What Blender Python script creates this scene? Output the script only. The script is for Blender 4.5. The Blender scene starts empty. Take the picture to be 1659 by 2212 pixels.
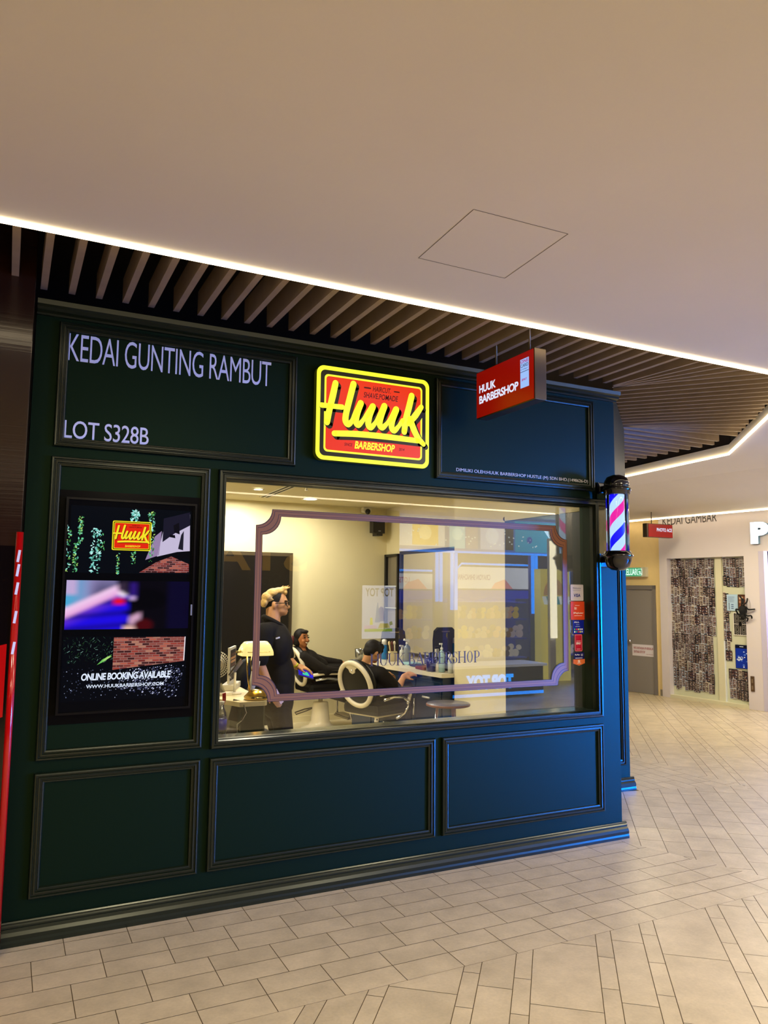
import bpy, bmesh, math, random
from mathutils import Vector, Matrix, Euler
R = random.Random(7)
PI = math.pi
scene = bpy.context.scene
COL = scene.collection
# ---------------------------------------------------------------- camera, world, exposure
cam_data = bpy.data.cameras.new('camera')
cam_data.sensor_fit = 'HORIZONTAL'; cam_data.sensor_width = 27.0
cam_data.lens = 1647.457 / 1659 * 27.0
cam_data.clip_start = 0.05; cam_data.clip_end = 100
cam = bpy.data.objects.new('camera', cam_data); COL.objects.link(cam)
_r = Vector((0.89662468, -0.44267776, 0.01002876)); _u = Vector((-0.05407727, -0.08699558, 0.99473987)); _f = Vector((0.43947676, 0.89245065, 0.10194119))
cam.matrix_world = Matrix(((_r.x, _u.x, -_f.x, 0.0), (_r.y, _u.y, -_f.y, -4.340532), (_r.z, _u.z, -_f.z, 1.75), (0, 0, 0, 1)))
scene.camera = cam
world = bpy.data.worlds.new('world'); scene.world = world; world.use_nodes = True
world.node_tree.nodes['Background'].inputs[0].default_value = (1.0, 0.82, 0.62, 1)
world.node_tree.nodes['Background'].inputs[1].default_value = 0.05
scene.view_settings.view_transform = 'Standard'; scene.view_settings.look = 'None'
scene.view_settings.exposure = 0.0; scene.view_settings.gamma = 1.0
scene.view_settings.use_curve_mapping = False
scene.cycles.max_bounces = 9; scene.cycles.transparent_max_bounces = 16
scene.cycles.diffuse_bounces = 4; scene.cycles.glossy_bounces = 4
scene.cycles.sample_clamp_indirect = 6.0
scene.cycles.caustics_reflective = False; scene.cycles.caustics_refractive = False
def area(name, loc, direction, sx, sy, power, color, spread=180, shape='RECTANGLE'):
    d = bpy.data.lights.new(name, 'AREA'); d.shape = shape; d.size = sx
    if shape in ('RECTANGLE', 'ELLIPSE'): d.size_y = sy
    d.energy = power; d.color = color; d.spread = math.radians(spread)
    o = bpy.data.objects.new(name, d); COL.objects.link(o); o.location = loc
    o.rotation_euler = Vector(direction).to_track_quat('-Z', 'Y').to_euler()
    return o
WARM = (1.0, 0.86, 0.58)
# mall downlights over the concourse (far-end ones added as fill) and the shop's own ceiling downlights
for i, (x, y) in enumerate([(-1.6, -2.9), (1.2, -2.9), (4.0, -2.9), (6.8, -2.9), (-1.6, -5.4), (1.2, -5.4), (4.0, -5.4), (7.0, -1.6), (8.9, -0.8), (8.2, 1.4), (9.2, 2.6), (8.6, 4.4)]):
    area('concourse_area_light', (x, y, 3.23 if y < 2 else 3.0), (0, 0, -1), .7, .7, 52 if x < 7.5 else 42, WARM, 170, 'DISK')
for i, (x, y) in enumerate([(3.432, 4.70), (2.6, 4.9), (2.3, 3.0), (1.4, 1.5), (1.5, 4.3), (2.5, 1.2)]):
    area('barbershop_downlight', (x, y, 2.895), (0, 0, -1),  .34, .34, 28, (1.0, 0.95, 0.78), 178, 'DISK')
# toy shop opposite: white shop lights and an added blue source
for x in (6.5, 8.6, 10.6):
    area('toy_shop_light', (x, -9.6, 3.15), (0, 0, -1), 1.4, .5, 120, (0.85, 0.92, 1.0))
# unseen blue light added to tint the shopfront
area('blue_tint_light', (11.7, -6.385, 1.3), (3.2 - 11.7, 6.385, -.9), 3.4, 2.0, 500, (0.0, 0.19, 1.0), 48)
area('corridor_fill_light', (9.1, 5.9, 3.2), (.15, -.05, -1), .5, .5, 120, WARM, 178, 'DISK')  # fill light added to brighten the yellow wall, no fitting there
area('photo_shop_light', (11.0, 2.4, 2.3), (-1, .25, -.1), .8, .8, 70, (0.72, 0.72, 1.0))

# ---------------------------------------------------------------- helpers
def lin(c):
    return tuple(((v / 255) / 12.92 if v / 255 <= .04045 else ((v / 255 + .055) / 1.055) ** 2.4) for v in c)
MATS = {}
def mat(name, rgb=(128, 128, 128), rough=.5, metal=0.0, spec=.5, emit=0.0, ecol=None, var=0.0, vscale=12.0, bump=0.0, bscale=60.0, coat=0.0, linear=False, stretch=None):
    if name in MATS: return MATS[name]
    m = bpy.data.materials.new(name); m.use_nodes = True; nt = m.node_tree
    b = nt.nodes['Principled BSDF']
    c = rgb if linear else lin(rgb)
    b.inputs['Base Color'].default_value = (*c, 1)
    b.inputs['Roughness'].default_value = rough; b.inputs['Metallic'].default_value = metal
    b.inputs['Specular IOR Level'].default_value = spec
    if coat: b.inputs['Coat Weight'].default_value = coat; b.inputs['Coat Roughness'].default_value = .08
    if emit:
        b.inputs['Emission Color'].default_value = (*(lin(ecol) if ecol else c), 1); b.inputs['Emission Strength'].default_value = emit
    if var or bump:
        tc = nt.nodes.new('ShaderNodeTexCoord'); mp = nt.nodes.new('ShaderNodeMapping'); nt.links.new(tc.outputs['Object'], mp.inputs[0])
        if stretch: mp.inputs['Scale'].default_value = stretch
    if var:
        n = nt.nodes.new('ShaderNodeTexNoise'); n.inputs['Scale'].default_value = vscale; n.inputs['Detail'].default_value = 6
        nt.links.new(mp.outputs[0], n.inputs['Vector'])
        mr = nt.nodes.new('ShaderNodeMapRange'); mr.inputs['To Min'].default_value = 1 - var; mr.inputs['To Max'].default_value = 1 + var
        mr.inputs['From Min'].default_value = .3; mr.inputs['From Max'].default_value = .7
        nt.links.new(n.outputs['Fac'], mr.inputs['Value'])
        mx = nt.nodes.new('ShaderNodeVectorMath'); mx.operation = 'MULTIPLY'; mx.inputs[0].default_value = c
        nt.links.new(mr.outputs[0], mx.inputs[1]); nt.links.new(mx.outputs[0], b.inputs['Base Color'])
    if bump:
        n2 = nt.nodes.new('ShaderNodeTexNoise'); n2.inputs['Scale'].default_value = bscale; n2.inputs['Detail'].default_value = 4
        nt.links.new(mp.outputs[0], n2.inputs['Vector'])
        bp = nt.nodes.new('ShaderNodeBump'); bp.inputs['Strength'].default_value = bump; bp.inputs['Distance'].default_value = .004
        nt.links.new(n2.outputs['Fac'], bp.inputs['Height']); nt.links.new(bp.outputs[0], b.inputs['Normal'])
    MATS[name] = m
    return m
def glow(name, rgb, strength=1.0):
    if name in MATS: return MATS[name]
    m = mat(name, (5, 5, 5), .35, emit=strength, ecol=rgb)
    return m
def print_mat(name, emit=0.0, rough=.5, spec=.4):
    """a printed or lit picture: colour per face from the mesh's own colour layer"""
    if name in MATS: return MATS[name]
    m = bpy.data.materials.new(name); m.use_nodes = True; nt = m.node_tree; b = nt.nodes['Principled BSDF']
    a = nt.nodes.new('ShaderNodeVertexColor'); a.layer_name = 'Col'
    b.inputs['Roughness'].default_value = rough; b.inputs['Specular IOR Level'].default_value = spec
    if emit:
        b.inputs['Base Color'].default_value = (.002, .002, .002, 1)
        nt.links.new(a.outputs['Color'], b.inputs['Emission Color']); b.inputs['Emission Strength'].default_value = emit
    else:
        nt.links.new(a.outputs['Color'], b.inputs['Base Color'])
    MATS[name] = m
    return m
def glass_mat(name, boost=2.4, tint=(1, 1, 1), base=0.0):
    m = bpy.data.materials.new(name); m.use_nodes = True; nt = m.node_tree
    nt.nodes.remove(nt.nodes['Principled BSDF']); out = nt.nodes['Material Output']
    fr = nt.nodes.new('ShaderNodeFresnel'); fr.inputs[0].default_value = 1.5
    mu = nt.nodes.new('ShaderNodeMath'); mu.operation = 'MULTIPLY_ADD'; mu.inputs[1].default_value = boost; mu.inputs[2].default_value = base; mu.use_clamp = True
    nt.links.new(fr.outputs[0], mu.inputs[0])
    t = nt.nodes.new('ShaderNodeBsdfTransparent'); t.inputs[0].default_value = (*tint, 1)
    g = nt.nodes.new('ShaderNodeBsdfGlossy'); g.inputs['Roughness'].default_value = 0.0
    mx = nt.nodes.new('ShaderNodeMixShader')
    nt.links.new(mu.outputs[0], mx.inputs[0]); nt.links.new(t.outputs[0], mx.inputs[1]); nt.links.new(g.outputs[0], mx.inputs[2])
    nt.links.new(mx.outputs[0], out.inputs[0]); MATS[name] = m
    return m

class MB:
    """collects shapes; build() links them as one mesh object"""
    def __init__(s): s.v = []; s.f = []; s.m = []; s.c = []; s.mi = 0; s.col = (1, 1, 1); s.sm = []; s.smooth = False
    def add(s, vs, fs):
        o = len(s.v); s.v += [tuple(x) for x in vs]
        for f in fs: s.f.append(tuple(i + o for i in f)); s.m.append(s.mi); s.c.append(s.col); s.sm.append(s.smooth)
        return s
    def box(s, x0, x1, y0, y1, z0, z1, b=0.0):
        x0, x1 = min(x0, x1), max(x0, x1); y0, y1 = min(y0, y1), max(y0, y1); z0, z1 = min(z0, z1), max(z0, z1)
        return s.obox(((x0 + x1) / 2, (y0 + y1) / 2, (z0 + z1) / 2), ((x1 - x0) / 2, (y1 - y0) / 2, (z1 - z0) / 2), None, b)
    def obox(s, c, h, rot=None, b=0.0):
        c = Vector(c); M_ = rot if rot else Matrix.Identity(3)
        b = min(b, min(h) * .95)
        if b <= 0:
            vs = [c + M_ @ Vector((sx * h[0], sy * h[1], sz * h[2])) for sx in (-1, 1) for sy in (-1, 1) for sz in (-1, 1)]
            return s.add(vs, [(0, 1, 3, 2), (4, 6, 7, 5), (0, 4, 5, 1), (2, 3, 7, 6), (0, 2, 6, 4), (1, 5, 7, 3)])
        bm = bmesh.new(); bmesh.ops.create_cube(bm, size=2)
        for v in bm.verts: v.co = Vector((v.co.x * h[0], v.co.y * h[1], v.co.z * h[2]))
        bmesh.ops.bevel(bm, geom=bm.edges[:], offset=b, segments=2, affect='EDGES', profile=.6)
        bm.verts.index_update()
        vs = [c + M_ @ v.co for v in bm.verts]; fs = [[v.index for v in f.verts] for f in bm.faces]; bm.free()
        return s.add(vs, fs)
    def quad(s, a, b, c, d): return s.add([a, b, c, d], [(0, 1, 2, 3)])
    def poly(s, pts): return s.add(pts, [tuple(range(len(pts)))])
    def prism(s, pts, d):
        """closed outline (3d points in order) pushed by vector d"""
        n = len(pts); d = Vector(d); P = [Vector(p) for p in pts]
        vs = P + [p + d for p in P]
        fs = [tuple(range(n))[::-1], tuple(range(n, 2 * n))] + [(i, (i + 1) % n, n + (i + 1) % n, n + i) for i in range(n)]
        return s.add(vs, fs)
    def tube(s, pts, r, n=8, closed=False, cap=True):
        P = [Vector(p) for p in pts]; N = len(P); rr = r if isinstance(r, (list, tuple)) else [r] * N
        rings = []; up = None
        for i, p in enumerate(P):
            if closed: t = P[(i + 1) % N] - P[i - 1]
            else: t = P[min(i + 1, N - 1)] - P[max(i - 1, 0)]
            t = t.normalized() if t.length > 1e-9 else Vector((0, 0, 1))
            if up is None:
                a = Vector((0, 0, 1)) if abs(t.z) < .9 else Vector((1, 0, 0)); up = (a - t * a.dot(t)).normalized()
            else:
                up = up - t * up.dot(t); up = up.normalized() if up.length > 1e-6 else t.orthogonal().normalized()
            q = t.cross(up)
            rings.append([p + (up * math.cos(2 * PI * k / n) + q * math.sin(2 * PI * k / n)) * rr[i] for k in range(n)])
        vs = [v for g in rings for v in g]; fs = []
        for i in range(N if closed else N - 1):
            j = (i + 1) % N
            for k in range(n): fs.append((i * n + k, i * n + (k + 1) % n, j * n + (k + 1) % n, j * n + k))
        if cap and not closed: fs += [tuple(range(n))[::-1], tuple((N - 1) * n + k for k in range(n))]
        sm = s.smooth; s.smooth = True; s.add(vs, fs); s.smooth = sm
        return s
    def lathe(s, c, prof, n=24, rot=None, sx=1.0, sy=1.0):
        c = Vector(c); M_ = rot if rot else Matrix.Identity(3); vs = []; fs = []; N = len(prof)
        for r_, z in prof:
            for k in range(n): vs.append(c + M_ @ Vector((r_ * sx * math.cos(2 * PI * k / n), r_ * sy * math.sin(2 * PI * k / n), z)))
        for i in range(N - 1):
            for k in range(n): fs.append((i * n + k, i * n + (k + 1) % n, (i + 1) * n + (k + 1) % n, (i + 1) * n + k))
        if prof[0][0] > 1e-5: fs.append(tuple(range(n))[::-1])
        if prof[-1][0] > 1e-5: fs.append(tuple((N - 1) * n + k for k in range(n)))
        sm = s.smooth; s.smooth = True; s.add(vs, fs); s.smooth = sm
        return s
    def ell(s, c, r, rot=None, n=16, m=10):
        prof = [(math.sin(PI * i / m), -math.cos(PI * i / m)) for i in range(m + 1)]; prof[0] = (0, -1); prof[-1] = (0, 1)
        c = Vector(c); M_ = rot if rot else Matrix.Identity(3); vs = [c + M_ @ Vector((0, 0, -r[2]))]; fs = []
        for i in range(1, m):
            for k in range(n): vs.append(c + M_ @ Vector((prof[i][0] * r[0] * math.cos(2 * PI * k / n), prof[i][0] * r[1] * math.sin(2 * PI * k / n), prof[i][1] * r[2])))
        vs.append(c + M_ @ Vector((0, 0, r[2]))); L = len(vs) - 1
        for k in range(n): fs.append((0, 1 + (k + 1) % n, 1 + k)); fs.append((L, L - n + k, L - n + (k + 1) % n))
        for i in range(m - 2):
            for k in range(n): a = 1 + i * n; fs.append((a + k, a + (k + 1) % n, a + n + (k + 1) % n, a + n + k))
        sm = s.smooth; s.smooth = True; s.add(vs, fs); s.smooth = sm
        return s
    def xform(s, fn): s.v = [tuple(fn(Vector(v))) for v in s.v]; return s
    def merge(s, o):
        k = len(s.v); s.v += o.v; s.f += [tuple(i + k for i in f) for f in o.f]; s.m += [s.mi] * len(o.f); s.c += [s.col] * len(o.f); s.sm += o.sm
        return s
    def mesh(s, name, mats, off=(0, 0, 0), colors=False):
        me = bpy.data.meshes.new(name); off = Vector(off)
        me.from_pydata([tuple(Vector(v) - off) for v in s.v], [], s.f)
        for m in (mats if isinstance(mats, (list, tuple)) else [mats]): me.materials.append(m)
        me.polygons.foreach_set('material_index', s.m); me.polygons.foreach_set('use_smooth', s.sm)
        if colors:
            ca = me.color_attributes.new('Col', 'FLOAT_COLOR', 'CORNER'); buf = []
            for p in me.polygons:
                c = lin(s.c[p.index]); buf += [c[0], c[1], c[2], 1.0] * len(p.vertices)
            ca.data.foreach_set('color', buf)
        me.update()
        return me
    def build(s, name, mats, parent=None, colors=False, off=None):
        base = Vector((0, 0, 0))
        if parent is not None:
            q = parent
            while q is not None: base += q.location; q = q.parent
        me = s.mesh(name, mats, base if off is None else Vector(off), colors)
        o = bpy.data.objects.new(name, me); COL.objects.link(o)
        if parent is not None: o.parent = parent
        elif off is not None: o.location = off
        return o
def tag(o, label, cat, group=None, kind=None):
    o['label'] = label; o['category'] = cat
    if group: o['group'] = group
    if kind: o['kind'] = kind
    return o
def thing(name, loc, label, cat, group=None):
    o = bpy.data.objects.new(name, None); COL.objects.link(o); o.location = loc; o.empty_display_size = .05
    return tag(o, label, cat, group)
def struct(o):
    o['kind'] = 'structure'; return o
def dup(root, loc=None, rotz=None, label=None):
    def cp(o, par):
        c = o.copy(); COL.objects.link(c)
        if par: c.parent = par
        for ch in o.children: cp(ch, c)
        return c
    c = cp(root, None)
    if loc is not None: c.location = loc
    if rotz is not None: c.rotation_euler = (0, 0, rotz)
    if label: c['label'] = label
    return c
_TX = {}
def text_geo(s, bold=0.0, shear=0.0, spacing=1.0):
    """outline of a line of lettering as flat faces, scaled to the unit box"""
    key = (s, bold, shear, spacing)
    if key in _TX: return _TX[key]
    cu = bpy.data.curves.new('txt', 'FONT'); cu.body = s; cu.size = 1.0; cu.offset = bold; cu.shear = shear; cu.space_character = spacing
    cu.resolution_u = 4; cu.fill_mode = 'FRONT'
    o = bpy.data.objects.new('txt', cu); COL.objects.link(o)
    dg = bpy.context.evaluated_depsgraph_get(); dg.update()
    me = bpy.data.meshes.new_from_object(o.evaluated_get(dg))
    V = [(v.co.x, v.co.y) for v in me.vertices]; Fc = [tuple(p.vertices) for p in me.polygons]
    bpy.data.objects.remove(o); bpy.data.curves.remove(cu); bpy.data.meshes.remove(me)
    x0 = min(v[0] for v in V); x1 = max(v[0] for v in V); y0 = min(v[1] for v in V); y1 = max(v[1] for v in V)
    V = [((x - x0) / (x1 - x0), (y - y0) / (y1 - y0)) for x, y in V]
    _TX[key] = (V, Fc)
    return _TX[key]
def text(mb, s, org, udir, vdir, w, h, thick=0.0, bold=0.0, shear=0.0, spacing=1.0):
    """lettering in the box org .. org + w*udir + h*vdir; thick raises it along u x v"""
    V, Fc = text_geo(s, bold, shear, spacing); org = Vector(org); u = Vector(udir).normalized(); v = Vector(vdir).normalized(); n = u.cross(v)
    pts = [org + u * (x * w) + v * (y * h) for x, y in V]
    if thick <= 0: return mb.add(pts, Fc)
    N = len(pts); top = [p + n * thick for p in pts]; ed = {}
    for f in Fc:
        for i in range(len(f)):
            a, b = f[i], f[(i + 1) % len(f)]; ed[(a, b)] = 1
    side = [(a, b, b + N, a + N) for (a, b) in ed if (b, a) not in ed]
    return mb.add(pts + top, [tuple(i + N for i in f) for f in Fc] + side)
def stroke(mb, P, w, org, u, v, n_off, cap=8):
    """a brush stroke of width w (list or number) through 2-d points, flat on the plane org,u,v"""
    P = [Vector((a, b)) for a, b in P]; ww = w if isinstance(w, (list, tuple)) else [w] * len(P); org = Vector(org); u = Vector(u); v = Vector(v); n = u.cross(v)
    L = []; Rr = []
    for i, p in enumerate(P):
        t = (P[min(i + 1, len(P) - 1)] - P[max(i - 1, 0)]).normalized(); q = Vector((-t.y, t.x)) * ww[i] / 2
        L.append(p + q); Rr.append(p - q)
    to = lambda p: org + u * p.x + v * p.y + n * n_off
    for i in range(len(P) - 1): mb.quad(to(Rr[i]), to(Rr[i + 1]), to(L[i + 1]), to(L[i]))
    for p, w_ in ((P[0], ww[0]), (P[-1], ww[-1])):
        mb.poly([to(p + Vector((math.cos(2 * PI * k / 14), math.sin(2 * PI * k / 14))) * w_ / 2) for k in range(14)])
    return mb
def smooth_pts(P, n=6):
    """Catmull-Rom through the points"""
    Q = [Vector(p) for p in P]; out = []
    for i in range(len(Q) - 1):
        a = Q[max(i - 1, 0)]; b = Q[i]; c = Q[i + 1]; d = Q[min(i + 2, len(Q) - 1)]
        for k in range(n):
            t = k / n
            out.append(.5 * ((2 * b) + (c - a) * t + (2 * a - 5 * b + 4 * c - d) * t * t + (3 * b - a - 3 * c + d) * t ** 3))
    out.append(Q[-1]); return out
def rrect(x0, x1, z0, z1, r, n=5):
    pts = []
    for cx, cz, a0 in ((x1 - r, z1 - r, 0), (x0 + r, z1 - r, 90), (x0 + r, z0 + r, 180), (x1 - r, z0 + r, 270)):
        for k in range(n + 1): a = math.radians(a0 + 90 * k / n); pts.append((cx + r * math.cos(a), cz + r * math.sin(a)))
    return pts
def body(name, shapes, material, parent, voxel=.012, smooth=6, subdiv=0):
    """one continuous surface grown around tapered limbs and rounded volumes"""
    mb = MB()
    for sh in shapes:
        if sh[0] == 'c':
            _, a, ra, b, rb = sh; a = Vector(a); b = Vector(b); K = 5
            n = max(3, int((b - a).length / .03) + 2)
            pts = [a.lerp(b, i / (n - 1)) for i in range(n)]; rs = [ra + (rb - ra) * i / (n - 1) for i in range(n)]
            mb.tube(pts, rs, 12); mb.ell(a, (ra, ra, ra), None, 12, 8); mb.ell(b, (rb, rb, rb), None, 12, 8)
        else:
            _, c, r = sh[:3]; rot = Euler(sh[3]).to_matrix() if len(sh) > 3 else None
            mb.ell(c, r, rot, 20, 14)
    me = mb.mesh(name + '_tmp', [material]); o = bpy.data.objects.new('tmp', me); COL.objects.link(o)
    m = o.modifiers.new('r', 'REMESH'); m.mode = 'VOXEL'; m.voxel_size = voxel; m.use_smooth_shade = True
    if smooth: s = o.modifiers.new('s', 'SMOOTH'); s.iterations = smooth; s.factor = .5
    dg = bpy.context.evaluated_depsgraph_get(); dg.update()
    out = bpy.data.meshes.new_from_object(o.evaluated_get(dg)); out.name = name
    bpy.data.objects.remove(o); bpy.data.meshes.remove(me)
    out.materials.clear(); out.materials.append(material)
    base = Vector((0, 0, 0)); q = parent
    while q is not None: base += q.location; q = q.parent
    for v in out.vertices: v.co -= base
    for p in out.polygons: p.use_smooth = True
    ob = bpy.data.objects.new(name, out); COL.objects.link(ob)
    if parent is not None: ob.parent = parent
    return ob

# ================================================================ setting
PAINT = mat('green_paint', (.0022, .0062, .0012), .46, spec=.5, bump=.05, bscale=35, linear=True)
PAINT.node_tree.nodes['Principled BSDF'].inputs['Specular Tint'].default_value = (.20, .38, .24, 1)
PTRIM = mat('green_trim_paint', (.003, .0066, .002), .28, spec=.65, linear=True)
PTRIM.node_tree.nodes['Principled BSDF'].inputs['Specular Tint'].default_value = (.9, .95, .85, 1)
CREAM = mat('cream_wall', (228, 216, 174), .6, spec=.3, var=.03, vscale=1.5)
CEIL = mat('white_ceiling', (232, 224, 208), .75, spec=.2, var=.02, vscale=1.2)
ICEIL = mat('shop_ceiling', (222, 210, 172), .8, spec=.2)
LED = glow('led_strip', (255, 232, 190), 9.0)
DARKV = mat('dark_void', (20, 14, 10), .8)
WOODB = mat('slat_brown', (146, 128, 110), .55, spec=.3, var=.08, vscale=9)
BLACK = mat('black_plastic', (10, 10, 11), .35)
CHROME = mat('chrome', (225, 225, 228), .14, 1.0)
WHITEP = mat('white_plastic', (225, 220, 208), .35)
# ---- floor: grout bed and laid tiles
def clip(poly, nx, ny, d):
    """keeps the side nx*x + ny*y <= d"""
    out = []
    for i in range(len(poly)):
        a = poly[i]; b = poly[(i + 1) % len(poly)]; fa = nx * a[0] + ny * a[1] - d; fb = nx * b[0] + ny * b[1] - d
        if fa <= 0: out.append(a)
        if fa * fb < 0: t = fa / (fa - fb); out.append((a[0] + (b[0] - a[0]) * t, a[1] + (b[1] - a[1]) * t))
    return out
def offs(quad, g):
    cx = sum(q[0] for q in quad) / len(quad); cy = sum(q[1] for q in quad) / len(quad)
    return quad
fl = MB(); fl.mi = 0
fl.quad((-8, -15, -.003), (17, -15, -.003), (17, 12, -.003), (-8, 12, -.003))
fl.mi = 1
UX, UY = .6266, .7793; VX, VY = .7793, -.6266; GAP = .0018
def lay(x0, x1, y0, y1, to, cl):
    q = [to(x0 + GAP, y0 + GAP), to(x1 - GAP, y0 + GAP), to(x1 - GAP, y1 - GAP), to(x0 + GAP, y1 - GAP)]
    for c in cl:
        q = clip(q, *c)
        if len(q) < 3: return
    fl.poly([(a, b, 0) for a, b in q])
# border along the shopfront
mit = (.94, .342, 3.745)       # seam at the shop corner: keep x*.94 + y*.342 <= d
for k, (ya, yb) in enumerate([(.36, .06), (.06, -.235), (-.235, -.533), (-.533, -.831), (-.831, -1.133)]):
    for h in range(2):
        y1 = ya + (yb - ya) * h / 2; y0 = ya + (yb - ya) * (h + 1) / 2
        for n in range(-22, 20):
            x = .2 + (.152 if k % 2 else 0) + n * .3045
            lay(x, x + .3045, y0, y1, lambda a, b: (a, b), [mit, (0, -1, 1.133)])
# border along the slanted entrance front (its own direction), then along the shop's side
V0 = 3.287 - 4 * .1635; VOUT = V0 + 11 * .1635 - .03
uv = lambda t, v: (UX * t + VX * v, UY * t + VY * v)
mit2 = (.24, .97, 2.13)
for k in range(11):
    for n in range(-6, 16):
        t = .1 + (.152 if (k // 2) % 2 else 0) + n * .3045
        v = V0 + k * .1635
        lay(t, t + .3045, v, v + .1635, uv, [(-.94, -.342, -3.745), mit2, (0, -1, 1.133), (VX, VY, VOUT)])
for k in range(8):
    for n in range(0, 28):
        x = 5.15 + k * .147; y = .3 + (.152 if (k // 2) % 2 else 0) + n * .3045
        lay(x, x + .147, y, y + .3045, lambda a, b: (a, b), [(-.24, -.97, -2.13), (1, 0, 6.16)])
# the open concourse: strips of three widths laid on the slant
widths = [(.078, .031, .3035), (.1545, .228, .607), (.078, .031 + .0, .3035), (.3065, .127, .6144)]
out_zones = [[(0, 1, -1.133)], [(0, -1, 1.133), (-VX, -VY, -VOUT)], [(0, -1, 1.133), (VX, VY, VOUT), (-1, 0, -6.16)]]
per = sum(w[0] for w in widths)
for n in range(-14, 26):
    v = 2.286 + n * per
    for w, t0, L in widths:
        k0 = int(-16 / L)
        for k in range(k0, -k0):
            t = t0 + k * L; c = uv(t + L / 2, v + w / 2)
            if not (-4 < c[0] < 13.5 and -9.5 < c[1] < 9.5): continue
            if c[1] > -.9 and c[0] < 3.2: continue
            if c[1] > 0 and c[0] < 5.2: continue
            for z in out_zones: lay(t, t + L, v, v + w, uv, z)
        v += w
tile = mat('floor_tile', (188, 172, 144), .34, spec=.4)
nt = tile.node_tree; b = nt.nodes['Principled BSDF']
tc = nt.nodes.new('ShaderNodeTexCoord'); g = nt.nodes.new('ShaderNodeNewGeometry')
n1 = nt.nodes.new('ShaderNodeTexNoise'); n1.inputs['Scale'].default_value = 5.5; n1.inputs['Detail'].default_value = 9; n1.inputs['Roughness'].default_value = .65
n2 = nt.nodes.new('ShaderNodeTexNoise'); n2.inputs['Scale'].default_value = 70; n2.inputs['Detail'].default_value = 3
ad = nt.nodes.new('ShaderNodeVectorMath'); ad.operation = 'ADD'
sc_ = nt.nodes.new('ShaderNodeMath'); sc_.operation = 'MULTIPLY'; sc_.inputs[1].default_value = 20
nt.links.new(g.outputs['Random Per Island'], sc_.inputs[0]); nt.links.new(tc.outputs['Object'], ad.inputs[0]); nt.links.new(sc_.outputs[0], ad.inputs[1])
nt.links.new(ad.outputs[0], n1.inputs['Vector']); nt.links.new(tc.outputs['Object'], n2.inputs['Vector'])
mr = nt.nodes.new('ShaderNodeMapRange'); mr.inputs['From Min'].default_value = .3; mr.inputs['From Max'].default_value = .7; mr.inputs['To Min'].default_value = .80; mr.inputs['To Max'].default_value = 1.12
m2 = nt.nodes.new('ShaderNodeMapRange'); m2.inputs['From Min'].default_value = .3; m2.inputs['From Max'].default_value = .7; m2.inputs['To Min'].default_value = .95; m2.inputs['To Max'].default_value = 1.05
m3 = nt.nodes.new('ShaderNodeMapRange'); m3.inputs['To Min'].default_value = .96; m3.inputs['To Max'].default_value = 1.04
nt.links.new(n1.outputs['Fac'], mr.inputs['Value']); nt.links.new(n2.outputs['Fac'], m2.inputs['Value']); nt.links.new(g.outputs['Random Per Island'], m3.inputs['Value'])
p1 = nt.nodes.new('ShaderNodeMath'); p1.operation = 'MULTIPLY'; p2 = nt.nodes.new('ShaderNodeMath'); p2.operation = 'MULTIPLY'
nt.links.new(mr.outputs[0], p1.inputs[0]); nt.links.new(m2.outputs[0], p1.inputs[1]); nt.links.new(p1.outputs[0], p2.inputs[0]); nt.links.new(m3.outputs[0], p2.inputs[1])
vm = nt.nodes.new('ShaderNodeVectorMath'); vm.operation = 'MULTIPLY'; vm.inputs[0].default_value = lin((190, 175, 146))
nt.links.new(p2.outputs[0], vm.inputs[1]); nt.links.new(vm.outputs[0], b.inputs['Base Color'])
struct(fl.build('floor', [mat('grout', (98, 84, 66), .8), tile]))

# ---- ceiling of the concourse with its slatted recess
CZ = 3.26
RE = [(-8, -.947), (4.986, -.947), (6.95, 1.324), (7.17, 3.154), (7.45, 5.5), (7.45, 12)]     # edge of the recess
ce = MB()
ce.prism([(-8, -15, CZ), (17, -15, CZ), (17, -.947, CZ), (-8, -.947, CZ)], (0, 0, .1))
ce.prism([(4.986, -.947, CZ), (17, -.947, CZ), (17, 1.324, CZ), (6.95, 1.324, CZ)], (0, 0, .1))
ce.prism([(6.95, 1.324, CZ), (17, 1.324, CZ), (17, 3.154, CZ), (7.17, 3.154, CZ)], (0, 0, .1))
ce.prism([(7.17, 3.154, CZ), (17, 3.154, CZ), (17, 12, CZ), (7.45, 12, CZ), (7.45, 5.5, CZ)], (0, 0, .1))
struct(ce.build('ceiling', CEIL))
gp = MB(); a, b_, c_, d_ = [Vector(q) for q in ((1.608,-1.405,3.26), (2.088,-1.399,3.26), (2.056,-1.904,3.26), (1.587,-1.897,3.26))]
for p, q in ((a, b_), (b_, c_), (a, d_), (c_, d_)):
    t = (q - p).normalized(); s_ = Vector((-t.y, t.x, 0)) * .0016; z = Vector((0, 0, -.0006))
    gp.quad(p - s_ + z, p + s_ + z, q + s_ + z, q - s_ + z)
struct(gp.build('ceiling_hatch_joint', mat('joint', (70, 56, 42), .8)))
rc = MB()
rc.quad((-8, -.95, 3.85), (9, -.95, 3.85), (9, 12, 3.85), (-8, 12, 3.85))
for i in range(len(RE) - 1):
    p, q = Vector((*RE[i], 0)), Vector((*RE[i + 1], 0)); t = (q - p).normalized(); n = Vector((t.y, -t.x, 0)) * .02
    rc.quad(p + n + Vector((0, 0, CZ + .1)), q + n + Vector((0, 0, CZ + .1)), q + n + Vector((0, 0, 3.85)), p + n + Vector((0, 0, 3.85)))
struct(rc.build('ceiling_recess', mat('recess_brown', (44, 33, 25), .8)))
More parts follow.
